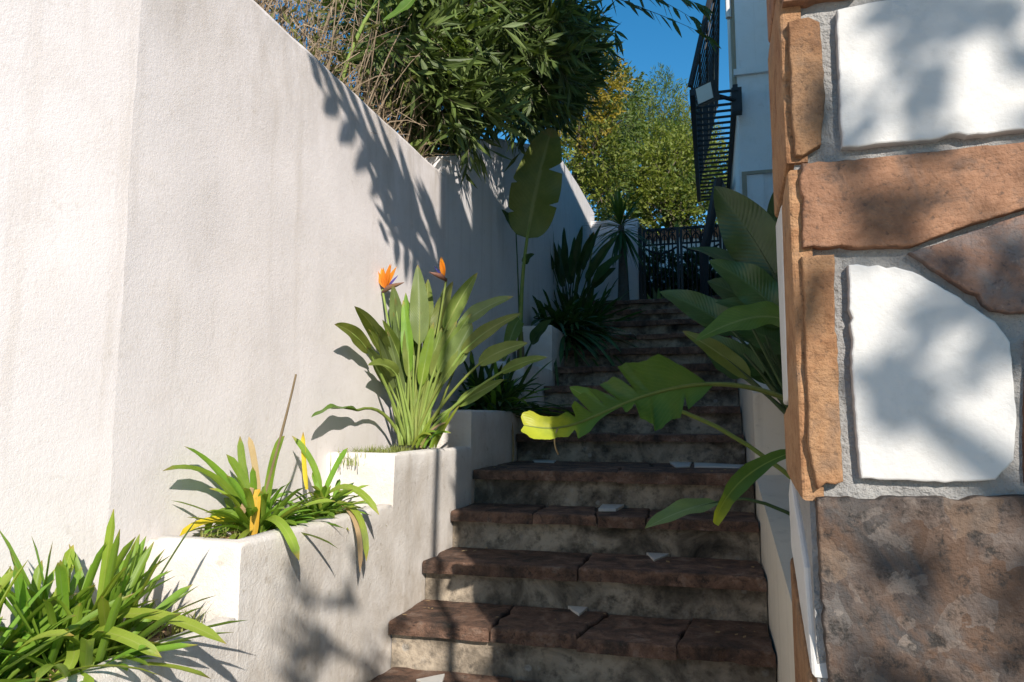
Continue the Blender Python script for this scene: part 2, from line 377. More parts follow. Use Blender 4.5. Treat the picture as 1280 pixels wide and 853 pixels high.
leafmat('shrub_olive', (.12, .14, .03), (.19, .19, .05), (.2, .2, .06), None, 0, .55, .3)
leafmat('tree_leaf_lime', (.16, .215, .03), (.25, .29, .045), (.2, .24, .05), None, 0, .5, .4, hv=.1)
leafmat('tree_leaf_green', (.09, .14, .025), (.15, .20, .035), (.1, .15, .04), None, 0, .5, .35, hv=.1)
leafmat('tree_leaf_amber', (.30, .21, .02), (.38, .29, .03), (.3, .2, .05), None, 0, .55, .35, hv=.1)
leafmat('tree_leaf_dark', (.03, .055, .016), (.05, .085, .022), (.06, .09, .03), None, 0, .5, .25, hv=.1)
leafmat('grass_blade', (.20, .26, .06), (.34, .33, .11), (.3, .32, .1), None, 0, .6, .3)
leafmat('dry_stalk', (.40, .30, .18), (.52, .42, .28), (.4, .3, .2), None, 0, .85, .1)
t = NT('bark'); p = t.pos(); n1 = t.noise(p, 18, 5, .7)
t.done(t.bsdf(t.mix(n1, (.07, .055, .04), (.20, .165, .13)), .95, t.bump(n1, 1, .02), .1))

# ================================================================== layout (metres, eye at the origin)
GZ = -1.58                                   # street level
XL, XR, XW = -1.05, 0.155, -1.31             # stair left / right side, retaining wall face
steps = []                                   # (front Y, top z)
for k in range(-3, 6): steps.append((2.25 + (k - 2) * .287, -.645 + (k - 2) * .1455))
for k in range(6, 15): steps.append((3.85 + (k - 6) * .338, -.055 + (k - 6) * .1475))
TOPY, TOPZ = steps[-1]

# ------------------------------------------------------------------ ground and terrain
g = MB().add([(-600, -600, GZ), (600, -600, GZ), (600, 900, GZ), (-600, 900, GZ)], [(0, 1, 2, 3)])
g.obj('ground', 'ground_paving', kind='structure')
prof = [(-40, .9), (3.3, 1.12), (4.5, 1.7), (6.5, 2.25), (9, 2.3), (16, 2.4), (40, 3.2), (120, 5.5)]
m = MB(); xs = [-1.52, -3, -7, -20, -80]
for (y, z) in prof:
    for i, x in enumerate(xs): m.v.append((x, y, z + [0, .12, .35, 1.2, 5][i])); m.uv.append((.5, .5))
for j in range(len(prof) - 1):
    for i in range(len(xs) - 1):
        a = j * len(xs) + i; m.f.append((a, a + len(xs), a + len(xs) + 1, a + 1))
m.obj('garden_terrain', 'garden_earth', kind='structure', smooth=True)
m = MB().box((-1.50, TOPY + .33, GZ), (30, 120, TOPZ - .012))
m.obj('upper_terrace', 'garden_earth', kind='structure')

# ------------------------------------------------------------------ staircase
st = empty('stone_staircase', (-.45, 3, GZ), 'long dark flight of worn stone steps with white marble chips between white walls', 'staircase')
rnd = random.Random(3)
for i, (y, z) in enumerate(steps):
    ynext = steps[i + 1][0] if i + 1 < len(steps) else y + .7
    zb = steps[i - 1][1] if i else GZ
    TH = .038 + rnd.uniform(-.004, .004)
    m = MB(); nx = 24
    # riser block with slightly uneven face
    vs, fs = [], []
    for a in range(nx + 1):
        x = XL + .002 + (XR - XL - .004) * a / nx
        for zz, d in ((zb - .03, .0), ((zb + z) / 2, .004), (z - TH, 0)):
            vs.append((x, y + .034 + d + rnd.uniform(-.004, .004), zz))
        vs.append((x, ynext + .05, z - TH))
    for a in range(nx):
        for b in range(3): fs.append((a*4+b, (a+1)*4+b, (a+1)*4+b+1, a*4+b+1))
    m.add(vs, fs); m.obj('riser', 'riser_concrete', st)
    # tread slabs
    ncut = rnd.choice((1, 2, 2, 3))
    cuts = sorted(XL + (XR - XL) * ((c + 1) / (ncut + 1) + rnd.uniform(-.12, .12)) for c in range(ncut))
    if i == 5: cuts = [-.72, -.40, -.13]
    ed = [(XL + .003, XL + .003)] + [(c + rnd.uniform(-.03, .03), c + rnd.uniform(-.05, .05)) for c in cuts] + [(XR - .003, XR - .003)]
    rows = [(y, ynext + .02)] if ynext - y < .5 else [(y, y + .37), (y + .378, ynext + .02)]
    for r_, (ya, yb) in enumerate(rows):
        if r_ == 1: ed = [(XL + .003,) * 2] + [(c + .14, c + .10) for c in cuts] + [(XR - .003,) * 2]
        for k in range(len(ed) - 1):
            g_ = .0022
            x0a, x0b = ed[k]; x1a, x1b = ed[k + 1]
            y0 = ya + rnd.uniform(-.006, .006)
            poly = [(x0a + g_, y0), (x1a - g_, y0 + rnd.uniform(-.004, .004)), (x1b - g_, yb), (x0b + g_, yb)]
            MB().prism(chipped(jag(poly, .06, .006, i * 31 + k), i * 31 + k, .022, .10, (.003, .012)), z - TH - .004 + rnd.uniform(-.006, .004), z + rnd.uniform(-.006, .004), .007).obj('slab', 'sandstone', st)
# white marble chips let into the treads
def chip(idx, pix):
    z = steps[idx][1] + .0085
    P = [atZ(px, py, z) for px, py in pix]
    poly = [(p.x, p.y) for p in P]
    ar = sum(poly[i][0] * poly[(i+1) % len(poly)][1] - poly[(i+1) % len(poly)][0] * poly[i][1] for i in range(len(poly)))
    if ar < 0: poly = poly[::-1]
    MB().prism(jag(poly, .03, .002, idx), z - .012, z, .002).obj('marble_chip', 'marble_dirty', st)
chip(5, [(697, 748), (746, 750), (724, 768)]); chip(6, [(804, 687), (846, 688), (818, 700)]); chip(6, [(706, 678), (750, 680), (745, 686)])
chip(7, [(755, 627), (786, 628), (770, 636), (748, 636)]); chip(7, [(664, 624), (690, 622), (684, 628)])
chip(8, [(662, 571), (698, 573), (692, 578), (668, 577)]); chip(8, [(836, 577), (865, 575), (862, 583), (845, 584)]); chip(8, [(868, 578), (930, 581), (925, 584), (868, 583)])
chip(4, [(520, 849), (556, 842), (552, 853), (530, 858)])

# ------------------------------------------------------------------ planters along the wall
pl = [(.15, 1.467, -.437), (1.467, 2.285, -.272), (2.285, 3.097, -.103), (3.097, 4.05, .062), (4.05, 4.82, .362), (4.82, 6.3, .675), (6.3, 7.6, .95)]
plab = ['lowest white stucco planter box with bright green strappy clump spilling over its rim',
        'white stucco planter box holding the clump with yellowed drooping leaves',
        'white stucco planter box holding the tall plant with orange bird flowers',
        'shaded white stucco planter box with dark strappy plant beside the stair landing',
        'small shaded white planter box at the foot of the single tall banana leaf',
        'shaded white stucco planter box beside the upper steps with dark strappy plant',
        'topmost white planter box beside the last steps below the iron gate']
planters = []
for i, (y0, y1, z) in enumerate(pl):
    e = empty('planter_box', (XL, (y0 + y1) / 2, GZ), plab[i], 'planter', 'stepped planters along the wall')
    th = .055; xb = XW + .001 if y0 > 1 else -1.6
    poly = [(XL, y0), (XL, y1), (XL - th, y1), (XL - th, y0 + th), (xb, y0 + th), (xb, y0)]
    poly = jag(poly, .045, .001, i)
    MB().prism(poly, GZ, z, .013, None, 30, .0045).obj('planter_wall', 'stucco_planter', e, sharp=50)
    # soil surface, lumpy
    m = MB(); nx, ny = 8, 26
    for a in range(nx + 1):
        for b in range(ny + 1):
            x = xb + .002 + (XL - th - xb - .004) * a / nx; y = y0 + th + .002 + (y1 - y0 - th - .004) * b / ny
            m.v.append((x, y, z - .035 + .03 * mnoise.noise(Vector((x * 9, y * 9, i))) + .012 * mnoise.noise(Vector((x * 40, y * 40, i))))); m.uv.append((.5, .5))
    for a in range(nx):
        for b in range(ny):
            q = a * (ny + 1) + b; m.f.append((q, q + ny + 1, q + ny + 2, q + 1))
    m.obj('soil', 'soil', e, True)
    planters.append(e)

# ------------------------------------------------------------------ retaining walls on the left
w1 = empty('retaining_wall', (XW, 1.345, GZ), 'bright white stucco retaining wall with blunt corner behind the sunlit planters', 'wall')
ph = R(8.5); d = Vector((-math.sin(ph), -math.cos(ph))) * 7
poly = [(XW, 1.345), (XW, 3.43), (XW - .2, 3.43), (XW - .2, 1.36), (XW - .2 + d.x, 1.36 + d.y), (XW + d.x, 1.345 + d.y)]
MB().prism(jag(poly, .07, .001, 5), GZ, 1.29, .02, None, 44, .0055).obj('wall_body', 'stucco', w1, sharp=6)
w2 = empty('retaining_wall', (XW, 6, GZ), 'shaded white upper garden wall whose top climbs beside the dark steps', 'wall')
top = [(3.432, 1.40), (3.7, 1.50), (4.0, 1.70), (4.45, 1.90), (4.95, 2.06), (5.7, 2.33), (6.6, 2.53), (7.5, 2.57), (8.6, 2.57)]
poly = [(8.6, GZ)] + [(y, z) for y, z in reversed(top)] + [(3.432, GZ)]
MB().prism(poly, -(-1.50), -(XW - .022) , 0.0, lambda u, v, h: (-h, u, v)).obj('wall_body', 'stucco_upper', w2)
gx0 = atY(803, 330, 8.3).x; gx1 = atY(904, 330, 8.3).x
gw = empty('gate_wall', (-1.05, 8.4, TOPZ), 'short white wall between garden wall and iron gate behind the spiky palm', 'wall')
MB().box((XW - .02, 8.3, TOPZ - .1), (gx0 - .045, 8.5, 2.38)).obj('wall_body', 'stucco_upper', gw)

# ------------------------------------------------------------------ right-hand parapets
pa = empty('parapet_wall', (.25, 2.2, GZ), 'low cream stucco parapet with grey sloping top beside the stone pillar', 'wall')
sl = [(1.25, GZ), (3.06, GZ), (3.06, -.205), (2.45, -.29), (1.25, -.47)]
MB().prism(sl[::-1], -.30, -XR - .001, 0, lambda u, v, h: (-h, u, v)).obj('wall_body', 'stucco_parapet', pa)
pb = empty('parapet_wall', (.25, 4.7, GZ), 'higher white stucco parapet behind the large-leaved plant on the stair side', 'wall')
sl = [(3.062, GZ), (6.75, GZ), (6.75, 1.35), (3.9, .30), (3.062, .12)]
MB().prism(sl[::-1], -.30, -XR - .004, 0, lambda u, v, h: (-h, u, v)).obj('wall_body', 'stucco_parapet', pb)
m = MB().add([(.30, 1.25, -.45), (.30, 3.1, -.25), (.30, 6.7, 1.25), (.719, 6.7, 1.25), (.719, 3.1, -.25), (.719, 1.25, -.45)], [(0, 5, 4, 1), (1, 4, 3, 2)])
m.obj('garden_bed', 'soil', kind='structure')

# ------------------------------------------------------------------ house on the right
YB = 6.8; xb0 = atY(921, 90, YB).x; zl = atY(921, 92, YB).z; zl2 = atY(927, 214, YB).z
hs = empty('white_house', (2, 8, GZ), 'white rendered house with thin ledge rising behind the stone pillar', 'house')
MB().box((xb0, YB, GZ), (6, 8.7, 5.1)).obj('wall', 'house_paint', hs)
MB().box((xb0 + .004, 8.702, GZ), (6, 11.2, 3.25)).obj('wall', 'house_paint', hs)
MB().prism([(.72, 1.25), (6, 1.25), (6, YB - .002), (.72, YB - .002)], GZ, 1.25, 0).obj('shade_wing', 'house_paint', hs)  # unseen wing, added behind the pillar to keep the stairs in shade
MB().prism([(.22, 1.225), (6, 1.225), (6, 1.998), (.285, 1.998)], 1.252, 3.25, 0).obj('shade_storey', 'house_paint', hs)  # unseen overhanging storeys, added and stepped to shape the shade on the left wall
MB().prism([(.289, 2.0), (6, 2.0), (6, YB - .002), (.70, YB - .002)], 1.252, 4.4, 0).obj('shade_storey', 'house_paint', hs)
MB().box((xb0 - .03, YB - .035, zl - .03), (.678, YB - .001, zl + .03)).obj('ledge', 'house_paint', hs)
MB().box((xb0 - .012, YB - .022, GZ + 3), (xb0 + .20, YB - .002, zl2)).obj('pilaster', 'house_paint', hs)
xt = atY(927, 214, YB - .03).x; xt2 = atY(934, 240, YB - .03).x
MB().box((xt, YB - .036, GZ + 3), (xt2, YB - .0225, zl2 - .02)).obj('trim_strip', 'tan_trim', hs)
MB().box((xt2, YB - .036, zl2 - .05), (.6, YB - .0225, zl2 - .02)).obj('trim_strip', 'tan_trim', hs)
MB().box((xb0 - .022, YB + .05, 3.05), (xb0 - .002, YB + .55, atX(908, 148, xb0).z)).obj('stain_panel', 'tan_trim', hs)
MB().tube([(xb0 - .05, YB + .1, 5.0), (xb0 - .05, YB + .1, 3.9)], .03, 8).obj('drainpipe', 'house_paint', hs)

# balcony of black steel on the stair side of the house
fz = atY(862, 120, YB - .15).z; xo = atY(862, 120, YB - .15).x
yfar = YB - .15 + 3.4
bl = empty('steel_balcony', (xb0, YB + 1, fz), 'black steel balcony with slatted floor and inward leaning railing on house', 'balcony')
MB().box((xo, YB - .15, fz), (xo + .05, yfar, fz + .06)).obj('floor_beam', 'black_iron', bl)
MB().box((xb0 - .05, YB - .15, fz), (xb0 - .004, yfar, fz + .06)).obj('floor_beam', 'black_iron', bl)
for k in range(24):
    y = YB - .1 + k * (3.35 / 23)
    MB().box((xo + .052, y, fz + .02), (xb0 - .052, y + .02, fz + .04)).obj('floor_slat', 'black_iron', bl)
tx = xb0 - .06; tz = fz + 1.25
def lean(s): return xo + .01 + (tx - xo) * s * .80, fz + .09 + (tz - fz) * s
for k in range(22):
    y = YB - .14 + k * (3.3 / 21); a = lean(0); b = lean(1)
    MB().tube([(a[0], y, a[1]), (b[0], y, b[1])], .009, 5).obj('rail_bar', 'black_iron', bl)
for s_ in (.04, .3, .55, .8, 1.0):
    a = lean(s_); MB().tube([(a[0], YB - .16, a[1]), (a[0], yfar, a[1])], .014, 6).obj('rail', 'black_iron', bl)
a = lean(0); b = lean(1)
MB().tube([(a[0], YB - .15, a[1]), (b[0], YB - .15, b[1])], .03, 6).obj('rail_post', 'black_iron', bl)
p0 = atY(903, 150, YB + .2); p1 = atY(898, 227, 8.0); p2 = atY(880, 318, 8.15)
MB().tube([(xb0 - .06, yfar - .3, fz), p1, p2, (p2.x - .01, 8.15, TOPZ - .02)], [.045, .05, .055, .055], 6).obj('support_strut', 'black_iron', bl)
# floodlight
fp = atY(905, 118, YB - .12)
fl = empty('floodlight', fp, 'small black floodlight with pale square glass mounted on white house corner', 'floodlight')
q = Vector((-.62, -.75, -.22)).normalized(); sd = Vector((0, 0, 1)).cross(q).normalized(); up = q.cross(sd)
def fbox(m, c, hw, hh, hd):
    vs = [c + sd * a * hw + up * b * hh + q * e * hd for e in (-1, 1) for a, b in ((-1,-1),(1,-1),(1,1),(-1,1))]
    m.add(vs, [(3,2,1,0),(4,5,6,7),(0,1,5,4),(1,2,6,5),(2,3,7,6),(3,0,4,7)]); return m
c0 = atY(884, 117, YB - .3)
fbox(MB(), c0, .10, .085, .035).obj('lamp_housing', 'black_iron', fl)
fbox(MB(), c0 + q * .039, .085, .07, .003).obj('lamp_lens', 'lamp_glass', fl)
MB().tube([c0 - q * .03, (xb0 - .02, YB - .12, c0.z - .02)], .02, 6).obj('bracket', 'black_iron', fl)
MB().box((xb0 - .06, YB - .14, c0.z - .13), (xb0 + .03, YB - .04, c0.z + .1)).obj('junction_box', 'black_iron', fl)

# ------------------------------------------------------------------ iron gate
gt = empty('iron_gate', ((gx0 + gx1) / 2, 8.3, TOPZ), 'black wrought iron double gate with arched bars at the stair top', 'gate')
gzt = atY(850, 284, 8.3).z; gzm = atY(850, 316, 8.3).z; gb = TOPZ + .05
mid = atY(850, 330, 8.3).x
MB().box((gx0 - .04, 8.27, TOPZ), (gx0, 8.33, gzt + .02)).obj('gate_post', 'black_iron', gt)
MB().box((gx1, 8.27, TOPZ), (gx1 + .04, 8.33, gzt + .02)).obj('gate_post', 'black_iron', gt)
for xa, xc in ((gx0 + .008, mid - .004), (mid + .004, gx1 - .008)):
    lf = MB()
    lf.box((xa, 8.285, gb), (xa + .03, 8.315, gzt)); lf.box((xc - .03, 8.285, gb), (xc, 8.315, gzt))
    lf.box((xa + .03, 8.286, gzt - .03), (xc - .03, 8.314, gzt)); lf.box((xa + .03, 8.286, gb), (xc - .03, 8.314, gb + .04))
    lf.box((xa + .03, 8.288, gzm + .10), (xc - .03, 8.312, gzm + .118))
    leaf = lf.obj('gate_leaf', 'black_iron', gt)
    pts_ = [(xa + .03 + (xc - xa - .06) * k / 12, 8.30, gzm + .07 - .07 * math.sin(math.pi * k / 12)) for k in range(13)]
    MB().tube(pts_, .012, 6).obj('curved_rail', 'black_iron', leaf)
    nb = 8; w = (xc - xa - .06) / nb
    for k in range(1, nb):
        x = xa + .03 + k * w
        MB().tube([(x, 8.29, gb + .04), (x, 8.29, gzt - .03)], .009, 5).obj('bar', 'black_iron', leaf)
    for k in range(nb // 2):
        x = xa + .03 + (2 * k + 1) * w
        MB().tube([(x + w * .8 * math.cos(a), 8.283, gzm + .118 + .10 * math.sin(a)) for a in [math.pi * j / 8 for j in range(9)]], .008, 5).obj('arch', 'black_iron', leaf)
        MB().tube([(x + .03 * math.cos(a), 8.281, gzm + .26 + .03 * math.sin(a)) for a in [2 * math.pi * j / 10 for j in range(11)]], .006, 5).obj('scroll', 'black_iron', leaf)

# white wall with tile coping beyond the gate
bw = empty('coped_wall', (0, 10.6, TOPZ), 'low white wall with terracotta coping seen through the iron gate', 'wall')
zc = atY(840, 297, 10.5).z
MB().box((-.95, 10.5, TOPZ - .05), (.35, 10.7, zc)).obj('wall_body', 'stucco_upper', bw)
for k in range(9):
    x = -.97 + k * .148
    MB().tube([(x + .07, 10.44, zc + .03), (x + .07, 10.76, zc + .03)], .072, 8).obj('coping_tile', 'terracotta', bw)

# ------------------------------------------------------------------ stone pillar
YP = .90
cl = atY(1003, 528, YP).x
XPL, XPR, YPB, ZPT = cl, 1.25, 1.09, 2.95
sp = empty('stone_pillar', (.6, 1.05, GZ), 'tall pillar clad in brown flagstones and white marble with rough grey mortar', 'pillar')
m = MB(); m.prism(jag([(XPL + .005, YP + .009), (XPR, YP + .009), (XPR, YPB), (XPL + .005, YPB)], .03, .0015, 8), GZ, ZPT, .01)
m.obj('mortar_core', 'mortar', sp)
def fpoly(pix, mat, seed, proud=.0, ja=.0035):
    P = [atY(px, py, YP) for px, py in pix]; poly = [(p.x, p.z) for p in P]
    front_stone(poly, mat, seed, proud, ja)
def ccw(poly):
    ar = sum(poly[i][0] * poly[(i+1) % len(poly)][1] - poly[(i+1) % len(poly)][0] * poly[i][1] for i in range(len(poly)))
    return poly if ar > 0 else poly[::-1]
def front_stone(poly, mat, seed, proud=0, ja=.0035):
    poly = chipped(jag(ccw(poly), .05, ja * .55, seed), seed)
    MB().prism(poly, -(YP + .02), -(YP - proud), .0022, lambda u, v, h: (u, -h, v)).obj('stone', mat, sp)
fpoly([(1050, 187), (1047, 60), (1046, 14), (1085, 5), (1330, -40), (1330, 158)], 'marble', 1, .004, .002)
fpoly([(1000, 205), (1045, 203), (1330, 174), (1330, 248), (1280, 262), (1190, 288), (1140, 308), (1070, 312), (1003, 312)], 'flag_brown', 2, .006)
fpoly([(1136, 316), (1190, 298), (1330, 256), (1330, 388), (1262, 392), (1240, 388), (1200, 358)], 'flag_mixed', 3, .004)
fpoly([(1060, 332), (1095, 328), (1140, 340), (1190, 368), (1243, 402), (1262, 428), (1270, 520), (1266, 575), (1243, 599), (1180, 603), (1076, 598), (1066, 480)], 'marble', 4, .004, .0022)
fpoly([(1001, 322), (1042, 320), (1047, 440), (1054, 602), (1022, 612), (1010, 560)], 'flag_warm_lit', 5, .006)
fpoly([(1020, 622), (1330, 618), (1330, 900), (1040, 905), (1026, 760)], 'flag_pebbled', 6, .006)
fpoly([(985, 30), (1010, 24), (1024, 30), (1030, 120), (1026, 182), (1002, 196), (994, 196)], 'flag_warm_lit', 7, .006, .004)
fpoly([(978, 8), (1030, 2), (1070, -6), (1075, -34), (978, -34)], 'flag_brown', 9, .010)
fpoly([(1283, 425), (1330, 405), (1330, 606), (1283, 604)], 'flag_brown', 10)
fpoly([(975, -48), (1090, -48), (1095, -190), (972, -190)], 'flag_mixed', 11)
fpoly([(1098, -20), (1330, -60), (1330, -200), (1105, -200)], 'flag_brown', 12)
# the rest of the cladding, out of the picture
k_ = 20; rr = random.Random(11)
xedge = atY(1334, 400, YP).x; ztop = atY(1100, -206, YP).z; zbot = atY(1100, 912, YP).z
def field(x0, x1, z0, z1):
    global k_
    z = z0
    while z < z1 - .05:
        h = min(rr.uniform(.16, .28), z1 - z); x = x0
        if z1 - (z + h) < .08: h = z1 - z
        while x < x1 - .05:
            w = min(rr.uniform(.18, .34), x1 - x)
            if x1 - (x + w) < .1: w = x1 - x
            s_ = [rr.uniform(0, .02) for _ in range(4)]
            front_stone([(x + .006 + s_[0], z + .006), (x + w - .006 - s_[1], z + .006), (x + w - .006 - s_[2] , z + h - .006), (x + .006 + s_[3], z + h - .006)],
                        rr.choice(['flag_brown', 'flag_mixed', 'flag_warm_lit', 'marble', 'flag_brown']), k_); k_ += 1; x += w
        z += h
field(xedge, XPR, -1.2, 1.5); field(XPL, XPR, ztop + .02, ZPT - .03) if ztop > 1.5 else field(XPL, xedge, ztop, 1.5)
field(XPL, XPR, 1.5, ZPT - .03); field(XPL + .01, xedge, GZ + .02, zbot)
# left flank
def spoly(yz, mat, seed, proud=0.004):
    poly = chipped(jag(ccw([(-y, z) for y, z in yz]), .05, .0025, seed), seed)
    MB().prism(poly, -(XPL + .02), -(XPL - proud), .004, lambda u, v, h: (-h, -u, v)).obj('stone', mat, sp)
zp = lambda py: atY(1000, py, YP + .08).z
spoly([(YP + .004, zp(228)), (YPB - .006, zp(245)), (YPB - .006, zp(20)), (YP + .002, zp(15))], 'flag_warm_lit', 50, .005)
spoly([(YP + .095, zp(250)), (YPB - .006, zp(252)), (YPB - .006, zp(505)), (YP + .12, zp(500))], 'marble', 51)
spoly([(YP + .004, zp(235)), (YP + .088, zp(250)), (YP + .113, zp(505)), (YPB - .008, zp(515)), (YPB - .012, zp(600)), (YP + .004, zp(618))], 'flag_warm_lit', 52)
spoly([(YP + .005, zp(820)), (YP + .03, zp(700)), (YPB - .04, zp(600)), (YPB - .008, zp(625)), (YPB - .008, zp(700))], 'marble', 53, .002)
spoly([(YP + .004, zp(900)), (YPB - .008, zp(900)), (YPB - .008, zp(715)), (YP + .02, zp(815))], 'flag_warm_lit', 54)
spoly([(YP + .004, zp(2)), (YPB - .01, zp(5)), (YPB - .01, zp(-180)), (YP + .004, zp(-180))], 'flag_brown', 55)
z = zp(-190); k = 60
while z < ZPT - .1:
    z1 = min(z + .3, ZPT - .02); spoly([(YP + .004, z + .006), (YPB - .01, z + .006), (YPB - .01, z1 - .006), (YP + .004, z1 - .006)], ['flag_warm_lit', 'marble', 'flag_brown'][k % 3], k); z = z1; k += 1
spoly([(YP + .004, GZ + .02), (YPB - .01, GZ + .02), (YPB - .01, zp(912)), (YP + .004, zp(912))], 'flag_mixed', 59)

# ================================================================== foliage
def ribbon(path, wfun, nhint, fold=.25, wave=0, wfreq=3, cols=4, twist=0, seed=0, keepx=None, notch=()):
    """leaf blade along a path; wfun(t) half width; nhint = rough facing"""
    m = MB(); n = len(path) - 1; rnd = random.Random(seed); ph = rnd.uniform(0, 6)
    N0 = Vector(nhint).normalized()
    for i, p in enumerate(path):
        t = i / n; tg = (path[min(i+1, n)] - path[max(i-1, 0)]).normalized()
        s = tg.cross(N0)
        s = s.normalized() if s.length > 1e-4 else tg.orthogonal().normalized()
        nn = s.cross(tg).normalized()
        a = twist * t
        s, nn = s * math.cos(a) + nn * math.sin(a), nn * math.cos(a) - s * math.sin(a)
        w0 = wfun(t)
        for c in range(cols + 1):
            u = -1 + 2 * c / cols
            w = w0
            for (t0, tw_, dp, sg) in notch:
                if u * sg > 0 and t0 < t < t0 + tw_: w = w0 * (1 - dp * (1 - (t - t0) / tw_))
            q = p + s * (u * w * (1 - .12 * fold)) + nn * (abs(u) * w * fold + (wave * w * math.sin(wfreq * 6.283 * t + ph + (2.1 if u > 0 else 0)) * u * u))
            if keepx is not None and q.x < keepx: q.x = keepx
            m.v.append(tuple(q)); m.uv.append(((u + 1) / 2, t))
    k = cols + 1
    for i in range(n):
        for c in range(cols): m.f.append((i*k+c, i*k+c+1, (i+1)*k+c+1, (i+1)*k+c))
    return m
def w_strap(w): return lambda t: w * min(1, .55 + 2.2 * t) * (1 - max(0, (t - .80) / .20) ** 2.4) + .0005
def w_paddle(w, e=.72): return lambda t: w * (max(0, math.sin(math.pi * min(1, t ** .72))) ** e) + .0006
def w_lance(w): return lambda t: w * math.sin(math.pi * t ** .8) + .0003

def strap(parent, pts, w, mat, seed=0, nh=None, fold=.35, twist=0, n=9, keepx=XW + .006, stem=None):
    path = bez(pts, n)
    if nh is None:
        d = path[-1] - path[0]; h = Vector((d.x, d.y, 0)); h = h.normalized() if h.length > .02 else Vector((0, -1, 0))
        nh = Vector((0, 0, 1)) * .8 - h * .9 if True else h
    return ribbon(path, w_strap(w), nh, fold, 0, 1, 4 if w > .008 else 2, twist, seed, keepx).obj('leaf', mat, parent, True)
def strap_px(parent, pix, w, mat, **kw):
    kw.setdefault('nh', (.3, -.7, .65))
    return strap(parent, [pw(px, py, Y, .02 + .012 * i) for i, (px, py, Y) in enumerate(pix)], w, mat, **kw)

def clump(parent, base, n, L, w, mats, seed, az0=0, azr=math.pi, el=(20, 88), droop=(.1, .7), keepx=XW + .006, spread=.05, keepz=None):
    rnd = random.Random(seed)
    for i in range(n):
        az = az0 + rnd.uniform(-azr, azr); e = R(rnd.uniform(*el)); l = L * rnd.uniform(.6, 1.1); dr = rnd.uniform(*droop)
        h = Vector((math.cos(az), math.sin(az), 0)); b = Vector(base) + Vector((rnd.uniform(-1, 1) * spread, rnd.uniform(-1, 1) * spread, 0)) + h * .012
        p1 = b + (h * math.cos(e) + Vector((0, 0, 1)) * math.sin(e)) * l * .5
        p2 = b + (h * math.cos(e) * 1.0 + Vector((0, 0, 1)) * (math.sin(e) - dr * .9)) * l * (1 - .1 * dr) + h * l * dr * .25
        if keepx is not None:
            for q in (p1, p2):
                if q.x < keepx: q.x = keepx + rnd.uniform(0, .03)
        if keepz is not None:
            p2.z = max(p2.z, keepz)
        path_n = -h * math.sin(e) + Vector((0, 0, 1)) * math.cos(e)
        ribbon(bez([b, p1, p2], 8), w_strap(w * rnd.uniform(.75, 1.2)), path_n + Vector((0, 0, .2)), .35, 0, 1, 4, rnd.uniform(-.6, .6), seed + i, keepx).obj('leaf', rnd.choice(mats), parent, True)

def paddle(parent, B, J, T, w, mat, stemmat='stem_green', nh=(.35, -1, .35), fold=.28, wave=.10, bow=.12, seed=0, twist=0, sag=0.0, r=.007, n=16, mid=None, keepx=None, cols=6, notch=(), blunt=.72):
    B, J, T = Vector(B), Vector(J), Vector(T)
    L = (T - J).length
    bd = (J - B)
    ctrl = J + bd.normalized() * L * .5 * (1 if bow else 0)
    ctrl = ctrl.lerp((J + T) / 2, 1 - min(1, bow * 4)) + Vector((0, 0, sag))
    path = bez([J, ctrl, T], n)
    lf = ribbon(path, w_paddle(w, blunt), nh, fold, wave, 2.3, cols, twist, seed, keepx, notch).obj('leaf', mat, parent, True)
    mm = mid if mid is not None else (B + J) / 2 + Vector((0, 0, .06 * bd.length)) + Vector((bd.x, bd.y, 0)) * -.12
    sp_ = bez([B, mm, J], 8) + [path[k] - Vector(nh).normalized() * .002 for k in (2, 5, 9)]
    rad = [r * (1.25 - .5 * i / 8) for i in range(9)] + [r * .6, r * .45, r * .2]
    MB().tube(sp_, rad, 6).obj('stem', stemmat, lf, True)
    return lf

# ---- agapanthus-like clump in the lowest planter
AG = ['leaf_strap', 'leaf_strap', 'leaf_strap', 'leaf_strap_lime']
b = atX(88, 800, -1.19); b.z = -.47
p1 = empty('strap_leaf_plant', b, 'bright green strap-leaved clump in the lowest planter against the white wall', 'plant')
clump(p1, b, 105, .31, .0090, AG, 1, az0=R(10), azr=R(170), el=(38, 88), droop=(.03, .4), spread=.07)
clump(p1, b, 36, .27, .0095, AG, 2, az0=R(-20), azr=R(120), el=(8, 45), droop=(.1, .35), spread=.06)
strap_px(p1, [(100, 780, b.y), (190, 745, b.y), (283, 805, b.y + .02)], .010, 'leaf_strap_lime')
strap_px(p1, [(95, 790, b.y), (140, 780, b.y - .06), (202, 822, b.y - .02)], .011, 'leaf_strap_lime')
strap_px(p1, [(85, 790, b.y), (110, 830, b.y - .1), (60, 856, b.y - .1)], .011, 'leaf_strap_lime')
for k in range(8):
    s_ = random.Random(k + 70); q = b + Vector((s_.uniform(-.05, .06), s_.uniform(-.05, .05), .0))
    strap(p1, [q, q + Vector((s_.uniform(-.05, .08), s_.uniform(-.08, .04), .05)), q + Vector((s_.uniform(-.03, .16), s_.uniform(-.14, .04), .015))], .006, 'leaf_dry', k)
b = atX(-40, 770, -1.22); b.z = -.47
p1b = empty('strap_leaf_plant', b, 'second green strap-leaved clump further along the lowest planter, cut by the photo edge', 'plant')
clump(p1b, b, 70, .30, .0098, AG, 5, az0=R(20), azr=R(170), el=(20, 85), droop=(.1, .6), spread=.05)
